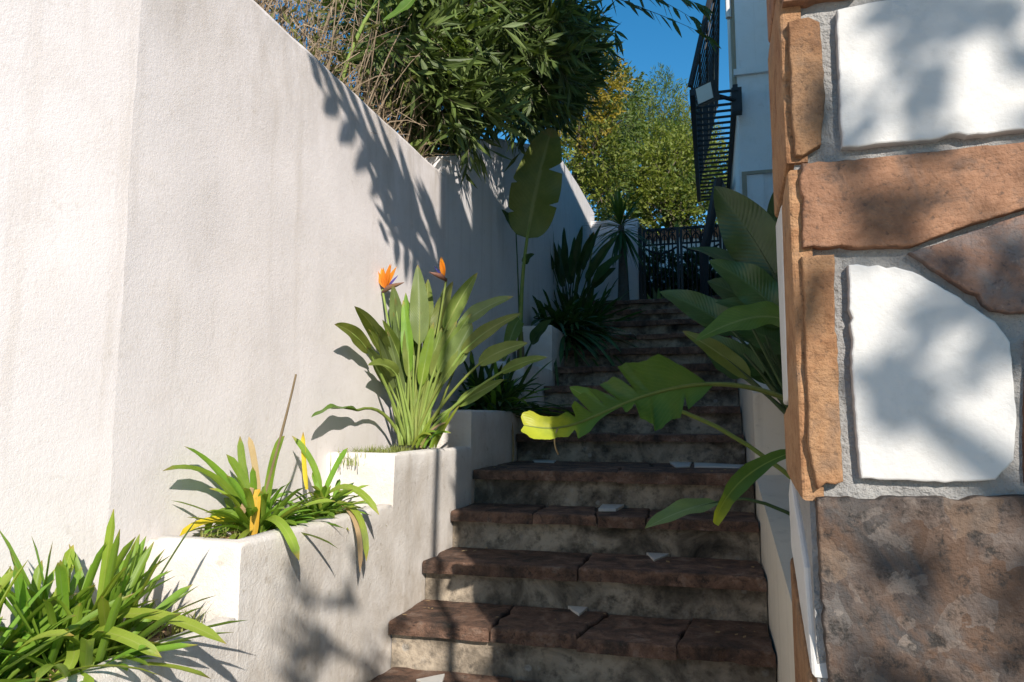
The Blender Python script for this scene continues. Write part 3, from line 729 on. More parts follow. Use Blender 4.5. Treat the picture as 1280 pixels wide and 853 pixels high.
# ---- clump with yellow leaves in the second planter
b = atX(322, 668, -1.19); b.z = -.30; yb = b.y
p2 = empty('strap_leaf_plant', b, 'green strap-leaved clump with yellow and orange dying leaves in second planter', 'plant')
clump(p2, b, 75, .235, .0095, ['leaf_strap', 'leaf_strap', 'leaf_strap_lime'], 11, az0=R(20), azr=R(150), el=(15, 75), droop=(.15, .6), spread=.03)
def S2(pix, w, mat, **kw): return strap_px(p2, [(x, y, yb + dy) for x, y, dy in pix], w, mat, **kw)
S2([(318, 660, 0), (270, 570, .02), (203, 589, .06)], .012, 'leaf_strap')
S2([(318, 655, 0), (285, 590, .02), (230, 558, .04)], .012, 'leaf_strap')
S2([(320, 655, 0), (300, 600, .02), (272, 600, .04)], .011, 'leaf_strap')
S2([(330, 655, 0), (340, 560, 0), (356, 545, 0)], .011, 'leaf_strap')
S2([(318, 650, 0), (303, 600, 0), (300, 545, 0)], .010, 'leaf_strap')
S2([(322, 650, 0), (310, 600, 0), (283, 568, 0)], .011, 'leaf_strap')
S2([(325, 640, -.02), (320, 575, -.02), (311, 546, -.02)], .008, 'leaf_dry')
S2([(322, 612, -.05), (320, 640, -.07), (317, 673, -.07)], .013, 'leaf_strap_orange', nh=(0, -1, .2), fold=.15)
S2([(316, 610, -.05), (305, 640, -.07), (302, 641, -.07)], .011, 'leaf_dry', nh=(0, -1, .2))
S2([(306, 655, -.02), (260, 640, -.04), (224, 671, -.05)], .011, 'leaf_strap_yellow')
S2([(330, 650, -.02), (355, 640, -.12), (374, 701, -.14)], .012, 'leaf_strap_lime')
S2([(312, 650, -.02), (290, 630, -.08), (276, 676, -.09)], .012, 'leaf_strap', nh=(.2, -1, .3))
S2([(308, 650, -.02), (270, 620, -.05), (256, 672, -.06)], .009, 'leaf_strap')
MB().tube(bez([atY(325, 640, yb), atY(345, 570, yb), atY(362, 505, yb), atY(370, 468, yb)], 8), [.005, .005, .0045, .004, .004, .0035, .003, .003, .003], 5).obj('flower_stalk', 'stem_brown', p2, True)
b = atX(402, 632, -1.18); b.z = -.30; yb2 = b.y
p3 = empty('strap_leaf_plant', b, 'smaller green strap-leaved clump with one upright yellow leaf, drooping over the rim', 'plant')
clump(p3, b, 80, .215, .0085, ['leaf_strap', 'leaf_strap', 'leaf_strap_dark', 'leaf_strap_lime'], 13, az0=R(20), azr=R(170), el=(10, 80), droop=(.2, .7), spread=.04)
def S3(pix, w, mat, **kw): return strap_px(p3, [(x, y, yb2 + dy) for x, y, dy in pix], w, mat, **kw)
S3([(384, 612, -.02), (380, 580, -.02), (379, 540, -.02)], .008, 'leaf_strap_yellow', nh=(0, -1, .1))
S3([(408, 620, 0), (440, 590, -.05), (474, 644, -.05)], .011, 'leaf_strap_lime')
S3([(420, 628, 0), (460, 630, -.08), (458, 702, -.09)], .009, 'leaf_strap_lime')
S3([(422, 628, 0), (455, 640, -.09), (450, 716, -.10)], .007, 'leaf_dry')
S3([(400, 620, 0), (400, 580, 0), (365, 545, 0)], .010, 'leaf_strap')
S3([(404, 620, 0), (420, 580, 0), (435, 560, 0)], .009, 'leaf_strap')
S3([(390, 640, -.03), (370, 640, -.06), (355, 672, -.07)], .009, 'leaf_strap')

# ---- strelitzia with flowers in the third planter
b = atX(515, 556, -1.175); b.z = -.135; y3 = b.y
ps = empty('bird_of_paradise_plant', b, 'tall bird of paradise plant with two orange flowers in sunlit planter', 'plant')
def SP(bx, by, jx, jy, tx_, ty_, w, dJ=0, dT=0, mat='leaf_paddle', **kw):
    B = atY(bx, by, y3); B.z = max(B.z, -.15)
    return paddle(ps, B, pw(jx, jy, y3 + dJ, .05), pw(tx_, ty_, y3 + dT, .07), w * .98, mat, keepx=XW + .01, **kw)
L3 = [(515,556, 524,432, 522,331, .042, 0, -.01, 'leaf_paddle_gray'), (517,556, 530,430, 535,349, .034, .05, .05, 'leaf_paddle'),
      (518,556, 542,420, 566,352, .032, .05, .06, 'leaf_paddle'), (520,556, 556,414, 597,341, .034, .0, -.02, 'leaf_paddle'),
      (512,556, 500,425, 491,356, .032, .02, .03, 'leaf_paddle_gray'), (510,556, 487,450, 443,383, .034, -.02, -.04, 'leaf_paddle'),
      (508,556, 462,442, 418,406, .030, -.04, -.06, 'leaf_paddle'), (522,556, 572,414, 642,371, .036, -.02, -.06, 'leaf_paddle_gray'),
      (520,556, 577,442, 652,392, .030, -.06, -.10, 'leaf_paddle'), (519,556, 562,458, 590,404, .046, -.05, -.07, 'leaf_paddle_gray'),
      (522,557, 598,456, 660,429, .034, -.08, -.12, 'leaf_paddle'), (524,557, 626,466, 684,447, .024, -.06, -.10, 'leaf_paddle'),
      (512,556, 496,470, 460,457, .030, -.06, -.08, 'leaf_paddle'), (516,556, 548,440, 555,360, .034, .07, .08, 'leaf_paddle'),
      (514,556, 512,440, 508,372, .032, .07, .08, 'leaf_paddle'), (517,556, 545,470, 610,415, .030, .02, .02, 'leaf_paddle_gray'),
      (513,556, 505,470, 478,400, .028, .05, .05, 'leaf_paddle')]
rq = random.Random(41)
for k in range(22):
    tx1 = rq.uniform(450, 640); ty1 = 340 + abs(tx1 - 530) * .75 + rq.uniform(0, 60); f = rq.uniform(.42, .6); dd = rq.uniform(-.06, .09)
    L3.append((rq.uniform(505, 528), 556, 516 + (tx1 - 516) * f * .8, 556 + (ty1 - 556) * f, tx1, ty1, rq.uniform(.020, .03), dd, dd, rq.choice(['leaf_paddle', 'leaf_paddle', 'leaf_paddle_gray', 'leaf_strap'])))
for i, a in enumerate(L3): SP(*a, seed=i, wave=.12, nh=(.35 + .3 * math.sin(i * 2.4), -1, .25 + .25 * math.cos(i * 1.7)))
SP(505, 556, 447, 513, 389, 522, .018, -.08, -.10, 'leaf_paddle_bright', nh=(.2, -.5, 1), wave=.4, mid=atY(480, 500, y3 - .05), seed=77)
rnd = random.Random(5)
for k in range(16):   # extra leaf stalks and basal sheaths
    x0 = rnd.uniform(498, 535); x1 = 515 + (x0 - 515) * rnd.uniform(1.5, 3) ; y1 = rnd.uniform(440, 510)
    q = [atY(x0, 557, y3 + rnd.uniform(-.04, .04)), atY((x0 + x1) / 2, (557 + y1) / 2 - 8, y3), atY(x1, y1, y3 + rnd.uniform(-.05, .05))]
    q = [Vector((max(v.x, XW + .02), v.y, v.z)) for v in q]
    MB().tube(bez(q, 6), [.008, .0075, .007, .006, .005, .004, .002], 5).obj('stem', 'stem_green', ps, True)
for k in range(12):
    x0 = rnd.uniform(520, 560); strap_px(ps, [(x0 - 8, 560, y3 - .03), (x0 + 2, 535, y3 - .05), (x0 + rnd.uniform(2, 26), rnd.uniform(505, 548), y3 - .07)], .006, rnd.choice(['leaf_strap_lime', 'leaf_strap_lime', 'leaf_dry', 'leaf_strap']), seed=k)
def bird_flower(parent, stalk, beak, size, mats=('petal_orange', 'spathe')):
    top = stalk[-1]; f = MB().tube(bez(stalk, 8), [.006] * 5 + [.005] * 4, 5).obj('flower_stalk', 'stem_green', parent, True)
    e = top + beak * size
    MB().tube([top - Vector((0, 0, size * .12)), top + beak * size * .3, top + beak * size * .65, e], [.006, .012, .008, .001], 7).obj('spathe', mats[1], f, True)
    rnd = random.Random(int(top.x * 1e4))
    for k in range(6):
        a = (k - 2.5) / 2.5
        dr = (Vector((0, 0, 1)) * .95 + beak * (.15 + .35 * a) + Vector((.2 * a, -.3 + .25 * (k % 2), 0))).normalized()
        p0 = top + beak * size * .12
        ribbon(bez([p0, p0 + dr * size * .5, p0 + dr * size * rnd.uniform(.75, 1.0) + Vector((0, 0, .004))], 6), w_lance(size * .11), (0, -1, .2), .5, 0, 1, 2).obj('petal', mats[0], f, True)
    p0 = top + beak * size * .2
    ribbon(bez([p0, p0 + (beak + Vector((0, 0, .7))).normalized() * size * .7], 4), w_lance(size * .05), (0, -1, 0), .3, 0, 1, 2).obj('petal', 'petal_blue', f, True)
bird_flower(ps, [atY(512, 556, y3), atY(495, 460, y3 - .02), atY(478, 362, y3 - .04)], Vector((.85, -.1, .18)).normalized(), .105)
bird_flower(ps, [atY(518, 556, y3), atY(545, 440, y3 - .0), atY(558, 348, y3 - .02)], Vector((-.5, -.75, .15)).normalized(), .085)

# ---- dark strappy plants in the shaded planters
b = atX(612, 508, -1.2); b.z = .03
p4 = empty('strap_leaf_plant', b, 'dark green strap-leaved clump in the shaded planter by the landing', 'plant')
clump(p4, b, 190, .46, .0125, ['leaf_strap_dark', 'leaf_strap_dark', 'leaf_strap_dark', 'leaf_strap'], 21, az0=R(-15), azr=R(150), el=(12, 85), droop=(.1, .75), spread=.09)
strap_px(p4, [(605, 500, b.y), (618, 500, b.y - .12), (607, 545, b.y - .14)], .012, 'leaf_strap')
strap_px(p4, [(630, 505, b.y), (640, 530, b.y - .12), (632, 575, b.y - .12)], .008, 'leaf_dry')
strap_px(p4, [(634, 505, b.y), (645, 540, b.y - .1), (640, 585, b.y - .1)], .006, 'leaf_dry')
b = atX(699, 402, -1.13); b.z = .655
p6 = empty('strap_leaf_plant', b, 'large dark strap-leaved clump hanging over the upper shaded planter', 'plant')
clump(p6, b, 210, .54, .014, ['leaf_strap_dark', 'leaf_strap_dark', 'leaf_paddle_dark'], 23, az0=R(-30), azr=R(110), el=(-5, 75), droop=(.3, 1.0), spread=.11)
b = atX(712, 395, -1.2); b.z = .64; y7 = b.y
p7 = empty('bird_of_paradise_plant', b, 'dark shaded bird of paradise plant with one orange flower near the gate', 'plant')
rnd = random.Random(9)
for i, (tx_, ty_) in enumerate([(664, 322), (672, 298), (684, 288), (694, 300), (705, 284), (718, 296), (728, 282), (742, 290), (752, 280), (764, 300), (775, 292), (778, 318), (660, 345), (700, 310), (735, 305), (756, 318), (690, 320), (770, 335), (715, 315)]):
    f = rnd.uniform(.45, .6); dd = rnd.uniform(-.25, .2)
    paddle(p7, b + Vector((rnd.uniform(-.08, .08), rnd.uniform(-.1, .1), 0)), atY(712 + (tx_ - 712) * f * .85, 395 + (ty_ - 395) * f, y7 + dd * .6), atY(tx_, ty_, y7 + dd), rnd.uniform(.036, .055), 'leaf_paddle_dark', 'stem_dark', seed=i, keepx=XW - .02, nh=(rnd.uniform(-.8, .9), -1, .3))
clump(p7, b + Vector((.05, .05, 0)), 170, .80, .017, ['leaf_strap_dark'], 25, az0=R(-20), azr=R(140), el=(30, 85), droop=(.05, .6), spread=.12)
bird_flower(p7, [b, atY(735, 345, y7), atY(741, 308, y7 - .1)], Vector((.3, -.7, .5)).normalized(), .12)

b = Vector((-1.17, 6.75, .92))
p8 = empty('strap_leaf_plant', b, 'dark strap-leaved clump in the topmost planter beside the last steps', 'plant')
clump(p8, b, 110, .55, .016, ['leaf_strap_dark'], 27, az0=R(-30), azr=R(130), el=(10, 80), droop=(.2, .9), spread=.14)
# ---- tall single banana leaf
b = atX(651, 440, -1.19); b.z = .33; yb5 = b.y
p5 = empty('banana_plant', b, 'single tall broad banana-like leaf on slender stem against shaded wall', 'plant')
paddle(p5, b, atY(659, 298, yb5 - .08), atY(690, 160, yb5 - .12), .165, 'leaf_paddle', 'stem_green', nh=(.15, -1, .1), fold=.12, wave=.10, bow=.10, seed=4, r=.015, n=60, mid=atY(648, 370, yb5 - .02), cols=12, blunt=.5, notch=((.30, .05, .5, 1), (.62, .09, .75, 1), (.45, .04, .35, -1), (.2, .04, .4, -1)))
paddle(p5, b, atY(650, 400, yb5 - .12), atY(628, 455, yb5 - .2), .05, 'leaf_paddle', 'stem_green', seed=5, r=.008)
paddle(p5, b, atY(664, 430, yb5 - .1), atY(690, 400, yb5 - .2), .05, 'leaf_paddle_dark', 'stem_dark', seed=6, r=.008, nh=(0, -1, .5))
paddle(p5, b, atY(655, 330, yb5 - .05), atY(668, 318, yb5 - .1), .03, 'leaf_paddle_dark', 'stem_dark', seed=8, r=.006)
paddle(p5, b, atY(645, 290, yb5), atY(627, 262, yb5 - .02), .028, 'leaf_paddle_dark', 'stem_dark', seed=9, r=.006)
MB().tube([b - Vector((0, 0, .03)), b + Vector((0, 0, .12)), b + Vector((.0, 0, .26))], [.03, .026, .016], 7).obj('stem', 'stem_brown', p5, True)

# ---- big plant on the right, rooted behind the parapet
b = Vector((.43, 2.35, -.33))
pr = empty('bird_of_paradise_plant', b, 'big glossy dark-leaved plant leaning over the parapet beside the stone pillar', 'plant')
def RP(j, t_, w, dJ, dT, mat='leaf_paddle_dark', **kw):
    return paddle(pr, b + Vector((random.uniform(-.06, .06), random.uniform(-.08, .08), 0)), atY(*j, 2.4 + dJ), atY(*t_, 2.4 + dT), w * 1.2, mat, kw.pop('sm', 'stem_dark'), **kw)
RP((968, 345), (893, 233), .072, .0, -.02, 'leaf_paddle_dark', nh=(-.5, -1, .35), fold=.18, seed=1)
RP((978, 335), (968, 238), .040, .15, .15, seed=2)
RP((975, 380), (948, 300), .055, .2, .2, seed=3)
RP((952, 352), (858, 310), .036, .25, .3, seed=4, nh=(-.2, -.7, .9))
RP((978, 398), (886, 326), .052, -.02, -.02, 'leaf_paddle_dark', seed=5, nh=(-.4, -1, .5), wave=.25)
RP((965, 402), (884, 352), .056, .12, .15, seed=6, nh=(-.3, -1, .5))
RP((920, 418), (824, 365), .045, .1, .1, seed=7, nh=(-.4, -1, .5))
RP((960, 420), (878, 378), .045, .2, .25, seed=8)
RP((985, 402), (869, 426), .058, -.15, -.2, 'leaf_paddle_bright', sm='stem_green', seed=9, nh=(-.1, -.8, .9), fold=.15)
RP((938, 474), (853, 414), .026, -.1, -.1, 'leaf_paddle', seed=10, nh=(-.3, -1, .6))
RP((930, 472), (880, 436), .040, .05, .05, seed=11)
RP((985, 440), (915, 408), .050, .0, .0, seed=12)
RP((990, 380), (925, 352), .050, .3, .35, seed=13)
RP((975, 460), (905, 440), .040, .3, .35, seed=14)
RP((750, 506), (712, 484), .022, -.28, -.3, 'leaf_paddle_bright', sm='stem_green', seed=15, mid=atY(880, 478, 2.2))
rq = random.Random(52)
for k in range(15):
    tx1 = rq.uniform(862, 950); ty1 = rq.uniform(330, 462); dd = rq.uniform(.0, .45)
    RP((min(992, tx1 + rq.uniform(62, 95)), ty1 + rq.uniform(22, 55)), (tx1, ty1), rq.uniform(.026, .042), dd, dd + .02, rq.choice(['leaf_paddle_dark', 'leaf_paddle_dark', 'leaf_strap_dark']), seed=60 + k, nh=(rq.uniform(-.7, .3), -1, rq.uniform(.2, .9)), r=.005)
rnd = random.Random(4)
for k in range(12):
    x1 = rnd.uniform(925, 985); y1 = rnd.uniform(400, 470)
    MB().tube(bez([b + Vector((rnd.uniform(-.05, .05), rnd.uniform(-.05, .05), 0)), atY(985, 500, 2.4), atY(x1, y1, 2.4 + rnd.uniform(-.1, .2))], 6), [.009, .008, .007, .006, .006, .005, .004], 5).obj('stem', 'stem_dark', pr, True)
# torn leaf with yellow twisted end
YT = 1.95
NR = 150
rib = bez([atY(985, 500, YT + .12), atY(930, 476, YT), atY(865, 462, YT - .05), atY(770, 488, YT - .10), atY(735, 545, YT - .17), atY(700, 540, YT - .22), atY(655, 532, YT - .26)], NR)
lf = MB().tube([b] + rib, [.010] + [.0075 - .006 * i / NR for i in range(NR + 1)], 6).obj('leaf', 'stem_green', pr, True)
lf['label'] = 'torn arching leaf with a yellow curled end'
def prof(keys, t):
    for (a, va), (c, vc) in zip(keys, keys[1:]):
        if a <= t <= c: return va + (vc - va) * (t - a) / max(1e-6, c - a)
    return 0
up_k = [(0, 0), (.27, 0), (.31, .05), (.36, .082), (.47, .088), (.478, .016), (.49, .07), (.53, .082), (.538, .012), (.55, .07), (.585, .078), (.592, .01), (.605, .062), (.65, .065), (.66, .01), (.675, .05), (.72, .045), (.73, .012), (.75, .036), (.80, .030), (.86, .026), (.95, .034), (.985, .032), (1, .020)]
dn_k = [(0, 0), (.25, 0), (.29, .045), (.33, .075), (.338, .02), (.35, .085), (.42, .105), (.50, .09), (.508, .018), (.52, .055), (.545, .06), (.552, .008), (.6, .012), (.66, .02), (.69, .03), (.74, .035), (.75, .010), (.78, .024), (.83, .022), (.88, .030), (.95, .038), (.99, .034), (1, .022)]
for keys, sg in ((up_k, 1), (dn_k, -1)):
    m = MB(); nc = 4
    for i, p_ in enumerate(rib):
        t_ = i / NR; w = prof(keys, t_) * (1 + .03 * math.sin(i * .5) + .012 * math.sin(i * 1.9)) + .0006
        tg = (rib[min(NR, i + 1)] - rib[max(0, i - 1)]).normalized()
        fc = Vector((.1 + .5 * math.sin(t_ * 9) * (t_ > .5), -1, .35 + .5 * math.sin(t_ * 13 + 1) * (t_ > .45)))
        sd_ = fc.cross(tg).normalized() * sg
        if sd_.z * sg < 0: sd_ = -sd_
        nn = sd_.cross(tg).normalized()
        if nn.y > 0: nn = -nn
        for c in range(nc + 1):
            f = c / nc; lean_ = tg * (w * f * .45) + nn * (w * (.35 * f * f + .10 * math.sin(i * .36 + sg) * f))
            q = p_ + sd_ * w * f + lean_
            m.v.append(tuple(q)); m.uv.append((.53 + .45 * f, min(1, t_ * 1.02)))
    for i in range(NR):
        for c in range(nc): q = i * (nc + 1) + c; m.f.append((q, q + 1, q + nc + 2, q + nc + 1))
    m.obj('leaf_blade', 'leaf_torn', lf, True)
MB().tube(bez([rib[125], rib[130] + Vector((.0, -.01, -.03)), atY(698, 568, YT - .2)], 5), .0022, 4).obj('leaf_tip', 'leaf_dry', lf, True)
# low leaves
paddle(pr, Vector((.42, 2.0, -.40)), atY(897, 628, 1.95), atY(806, 661, 1.80), .036, 'leaf_paddle_gray', 'stem_dark', nh=(-.15, -.6, 1), fold=.2, bow=.05, seed=31, r=.005, mid=atY(960, 600, 1.9))
ribbon(bez([atY(990, 566, 1.9), atY(945, 580, 1.88), atY(905, 610, 1.82), atY(893, 655, 1.78)], 12), lambda t: .014 * (.5 + math.sin(3.1 * t)) + .003, (-.3, -.8, .6), .5, .3, 3, 4, 1.2, 5).obj('leaf', 'leaf_torn', pr, True)

# ---- spiky palm-like tree in front of the gate wall
b = atY(779, 376, 7.7); b.z = TOPZ - .02
py_ = empty('dracaena_tree', b, 'slim spiky-headed dracaena tree standing before the white gate wall', 'tree')
hd = atY(776, 282, 7.7)
MB().tube(bez([b, b + Vector((.01, 0, .4)), hd + Vector((.02, 0, -.2)), hd], 8), [.075, .07, .06, .055, .05, .045, .04, .035, .03], 8).obj('trunk', 'bark', py_, True)
rnd = random.Random(2)
for k in range(115):
    az = rnd.uniform(0, 6.283); e = R(rnd.uniform(-70, 85)); l = rnd.uniform(.36, .56)
    h = Vector((math.cos(az) * math.cos(e), math.sin(az) * math.cos(e), math.sin(e)))
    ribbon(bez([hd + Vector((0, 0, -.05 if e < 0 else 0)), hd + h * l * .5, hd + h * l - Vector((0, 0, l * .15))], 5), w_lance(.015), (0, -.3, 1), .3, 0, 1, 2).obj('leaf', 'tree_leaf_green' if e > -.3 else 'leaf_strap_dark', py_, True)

# ---- grass tufts
def tufts(name, parent, spots, n, L, mat, seed, zf):
    rnd = random.Random(seed); m = MB()
    for (cx, cy, r_) in spots:
        for k in range(n):
            x = cx + rnd.gauss(0, r_); y = cy + rnd.gauss(0, r_ * 1.6)
            x = min(max(x, XW + .02), XL - .06); z = zf
            az = rnd.uniform(0, 6.283); l = L * rnd.uniform(.4, 1.2); le = rnd.uniform(.1, .8)
            p0 = Vector((x, y, z - .01)); p1 = p0 + Vector((math.cos(az) * l * le * .3, math.sin(az) * l * le * .3, l * .6)); p2 = p0 + Vector((math.cos(az) * l * le, math.sin(az) * l * le, l * (1 - .35 * le)))
            p1.x = max(p1.x, XW + .005); p2.x = max(p2.x, XW + .005)
            s = Vector((-math.sin(az), math.cos(az), 0)) * .0016
            m.add([p0 - s, p0 + s, p1 + s * .8, p1 - s * .8, p2], [(0, 1, 2, 3), (3, 2, 4)], [(.3, 0), (.7, 0), (.7, .5), (.3, .5), (.5, 1)])
    return m.obj(name, mat, parent, False, kind='stuff')
tufts('grass', planters[2], [(-1.2, y, .04) for y in (2.38, 2.45, 2.55, 2.65, 2.8)], 240, .065, 'grass_blade', 1, -.135)
tufts('grass', planters[1], [(-1.2, 1.6, .03), (-1.25, 1.9, .04), (-1.15, 2.1, .04), (-1.22, 2.22, .02)], 50, .06, 'grass_blade', 2, -.30)
tufts('grass', planters[0], [(-1.25, 1.40, .015), (-1.12, 1.38, .015), (-1.22, 1.3, .03)], 60, .09, 'grass_blade', 3, -.47)
# fallen leaf litter
def litter(parent, y0, y1, z, n, seed, x0=XW + .02, x1=XL - .06):
    rnd = random.Random(seed); m = MB()
    for k in range(n):
        c = Vector((rnd.uniform(x0, x1), rnd.uniform(y0, y1), z + rnd.uniform(-.008, .012))); a = rnd.uniform(0, 6.28); l = rnd.uniform(.008, .028); w = l * rnd.uniform(.2, .5)
        u = Vector((math.cos(a), math.sin(a), rnd.uniform(-.4, .4))) * l; s = Vector((-math.sin(a), math.cos(a), rnd.uniform(-.5, .5))) * w
        m.add([c - u, c + s, c + u, c - s], [(0, 1, 2, 3)], [(.5, 0), (1, .5), (.5, 1), (0, .5)])
    m.obj('leaf_litter', 'leaf_dry', parent, False, kind='stuff')
rnd = random.Random(90); m = MB()
for k in range(150):
    i = rnd.randint(3, 11); y, z = steps[i]; x = rnd.choice([rnd.uniform(XL + .02, XR - .02), XL + .02 + abs(rnd.gauss(0, .07)), XR - .02 - abs(rnd.gauss(0, .07))])
    c = Vector((x, y + rnd.uniform(.05, .26), z + .008)); a = rnd.uniform(0, 6.28); l = rnd.uniform(.003, .016); w = l * rnd.uniform(.25, .6)
    u = Vector((math.cos(a), math.sin(a), rnd.uniform(-.2, .2))) * l; s_ = Vector((-math.sin(a), math.cos(a), rnd.uniform(-.3, .3))) * w
    m.add([c - u, c + s_, c + u, c - s_], [(0, 1, 2, 3)], [(.5, 0), (1, .5), (.5, 1), (0, .5)])
m.obj('leaf_litter', 'leaf_dry', st, False, kind='stuff')
litter(planters[0], .3, 1.4, -.467, 500, 1); litter(planters[1], 1.54, 2.26, -.30, 420, 2); litter(planters[2], 2.36, 3.0, -.132, 160, 3)

# ================================================================== big shrubs and trees
def rand_dir(rnd):
    z = rnd.uniform(-1, 1); a = rnd.uniform(0, 6.2832); r = math.sqrt(1 - z * z); return Vector((r * math.cos(a), r * math.sin(a), z))
def leaf_card(m, p, d, s, l, w, cup=.25):
    """folded pointed leaf: two quads"""
    n = s.cross(d); e = p + d * l; c = p + d * l * .45
    m.add([p, c + s * w + n * w * cup, e, c - s * w + n * w * cup, c], [(0, 4, 2, 1), (0, 3, 2, 4)], [(.5, 0), (1, .5), (.5, 1), (0, .5), (.5, .5)])
def whorl_twigs(leaves, wood, spots, n, seed, L, W, per=9, tl=.16, droop=.35, up=.3, outward=1.0):
    rnd = random.Random(seed)
    for (c, rx, ry, rz, wgt) in spots:
        for k in range(int(n * wgt)):
            o = rand_dir(rnd); f = rnd.random() ** .38
            p = c + Vector((o.x * rx, o.y * ry, o.z * rz)) * f
            d = (o * outward + rand_dir(rnd) * .6 + Vector((0, 0, up - droop * rnd.random()))).normalized()
            q = p + d * tl
            wood.tube([p, q], [.0022, .0012], 3, False)
            for j in range(per):
                b_ = p.lerp(q, .15 + .85 * j / per); r_ = rand_dir(rnd); s_ = d.cross(r_)
                if s_.length < .1: continue
                s_.normalize(); ld = (d * rnd.uniform(.5, 1.2) + s_ * rnd.uniform(.5, 1.1) + Vector((0, 0, -.12))).normalized()
                sd_ = ld.cross(rand_dir(rnd))
                if sd_.length < .1: continue
                leaf_card(leaves, b_, ld, sd_.normalized(), L * rnd.uniform(.65, 1.2), W * rnd.uniform(.8, 1.2))
# ---- oleander over the wall
b = Vector((-1.75, 4.2, 1.5))
ol = empty('oleander_shrub', b, 'dense dark green narrow-leaved shrub spilling over the white wall top', 'shrub')
lv, wd = MB(), MB()
def sc(px, py, Y, r, w=1.0, ax=1.0): return (atY(px, py, Y), r * ax, r, r, w)
spots = [sc(545, 22, 3.55, .30, 1.0), sc(560, 85, 3.6, .20, .7), sc(610, 0, 4.0, .40, 1.1), sc(640, 65, 4.2, .32, 1.0), sc(662, 12, 4.5, .32, .9),
         sc(680, 85, 4.7, .23, .7), sc(704, 72, 5.0, .12, .25), sc(590, -80, 3.9, .5, .7), sc(660, -80, 4.5, .42, .5), sc(505, 5, 3.3, .22, .5), sc(540, 115, 3.45, .12, .3), sc(575, 135, 3.55, .12, .28),
         sc(630, 120, 4.3, .16, .35), sc(672, 112, 4.8, .15, .3), sc(704, 108, 5.3, .12, .2), sc(478, 40, 3.0, .12, .2), sc(505, 70, 3.3, .14, .3)]
whorl_twigs(lv, wd, spots, 98, 3, .165, .0135, 10, .24, .7, .25)
rnd = random.Random(8)
for c, r1, _, _, w in spots:
    g0 = b + Vector((rnd.uniform(-.15, .15), rnd.uniform(-.5, .6), -.1))
    wd.tube(bez([g0, g0.lerp(c, .5) + Vector((-.1, 0, .25)), c], 6), [.016, .014, .012, .01, .008, .006, .004], 5, False)
    for k in range(5):
        e_ = c + rand_dir(rnd) * r1 * .8; wd.tube(bez([c.lerp(g0, .2), c.lerp(e_, .5) + Vector((0, 0, .04)), e_], 4), [.006, .005, .004, .003, .002], 4, False)
lv2 = MB(); whorl_twigs(lv2, wd, spots[:6] + spots[9:12] + spots[15:], 52, 19, .17, .0135, 9, .26, .4, .35)
lv2.obj('crown', 'oleander_leaf_sunlit', ol, False, kind='stuff')
lv.obj('crown', 'oleander_leaf', ol, False, kind='stuff'); wd.obj('branches', 'bark', ol, False, kind='stuff')
# ---- dry shrub on the wall
b = Vector((-1.72, 2.5, 1.12))
dr = empty('dry_shrub', b, 'straw coloured dry twiggy shrub with sparse olive leaves behind the wall top', 'shrub')
wd, lv = MB(), MB(); rnd = random.Random(6)
for k in range(1150):
    y = rnd.uniform(1.75, 3.55); p0 = Vector((rnd.uniform(-2.3, -1.5), y, 1.1)); h = rnd.uniform(.25, .95)
    p2 = p0 + Vector((rnd.uniform(-.15, .28), rnd.uniform(-.30, .30), h)); p1 = p0.lerp(p2, .5) + Vector((rnd.uniform(-.1, .1), rnd.uniform(-.1, .1), .12))
    if rnd.random() < .35: p2.z -= rnd.uniform(.1, .4)
    p2.x = min(p2.x, -1.25)
    wd.tube(bez([p0, p1, p2], 5), [.0042, .0038, .0034, .003, .0022, .0013], 3, False)
    for j in range(3):
        q = p0.lerp(p2, rnd.uniform(.4, 1)); e_ = q + rand_dir(rnd) * rnd.uniform(.06, .18); wd.tube([q, e_], [.0016, .0008], 3, False)
    if rnd.random() < .45:
        for j in range(7):
            q = p1.lerp(p2, rnd.random()); d_ = (rand_dir(rnd) + Vector((0, 0, .4))).normalized(); s_ = d_.cross(rand_dir(rnd))
            if s_.length > .1: leaf_card(lv, q, d_, s_.normalized(), rnd.uniform(.03, .06), .007)
wd.obj('stalks', 'dry_stalk', dr, False, kind='stuff'); lv.obj('crown', 'shrub_olive', dr, False, kind='stuff')
# broad pale leaves dangling at the top of the frame
b = Vector((-1.62, 2.75, 1.15))
pn = empty('broad_leaf_plant', b, 'pale broad-leaved sapling rising from the dry shrub, tips at photo top', 'plant')
Yn = 2.75
MB().tube(bez([b, Vector((-1.55, 2.75, 1.8)), atY(505, -35, Yn)], 8), [.014, .013, .012, .011, .010, .009, .008, .007, .006], 6).obj('stem', 'stem_green', pn, True)
for i, (j, t_, w) in enumerate([((518, -6), (478, 26), .030), ((512, -18), (462, -2), .026), ((505, -30), (545, -60), .03), ((505, -34), (480, -80), .03), ((506, -34), (520, -90), .03)]):
    paddle(pn, atY(505, -33, Yn), atY(*j, Yn - .02), atY(*t_, Yn - .05), w, 'leaf_paddle_gray' if i else 'leaf_paddle_bright', 'stem_green', seed=i, r=.004, nh=(.2, -1, .5))
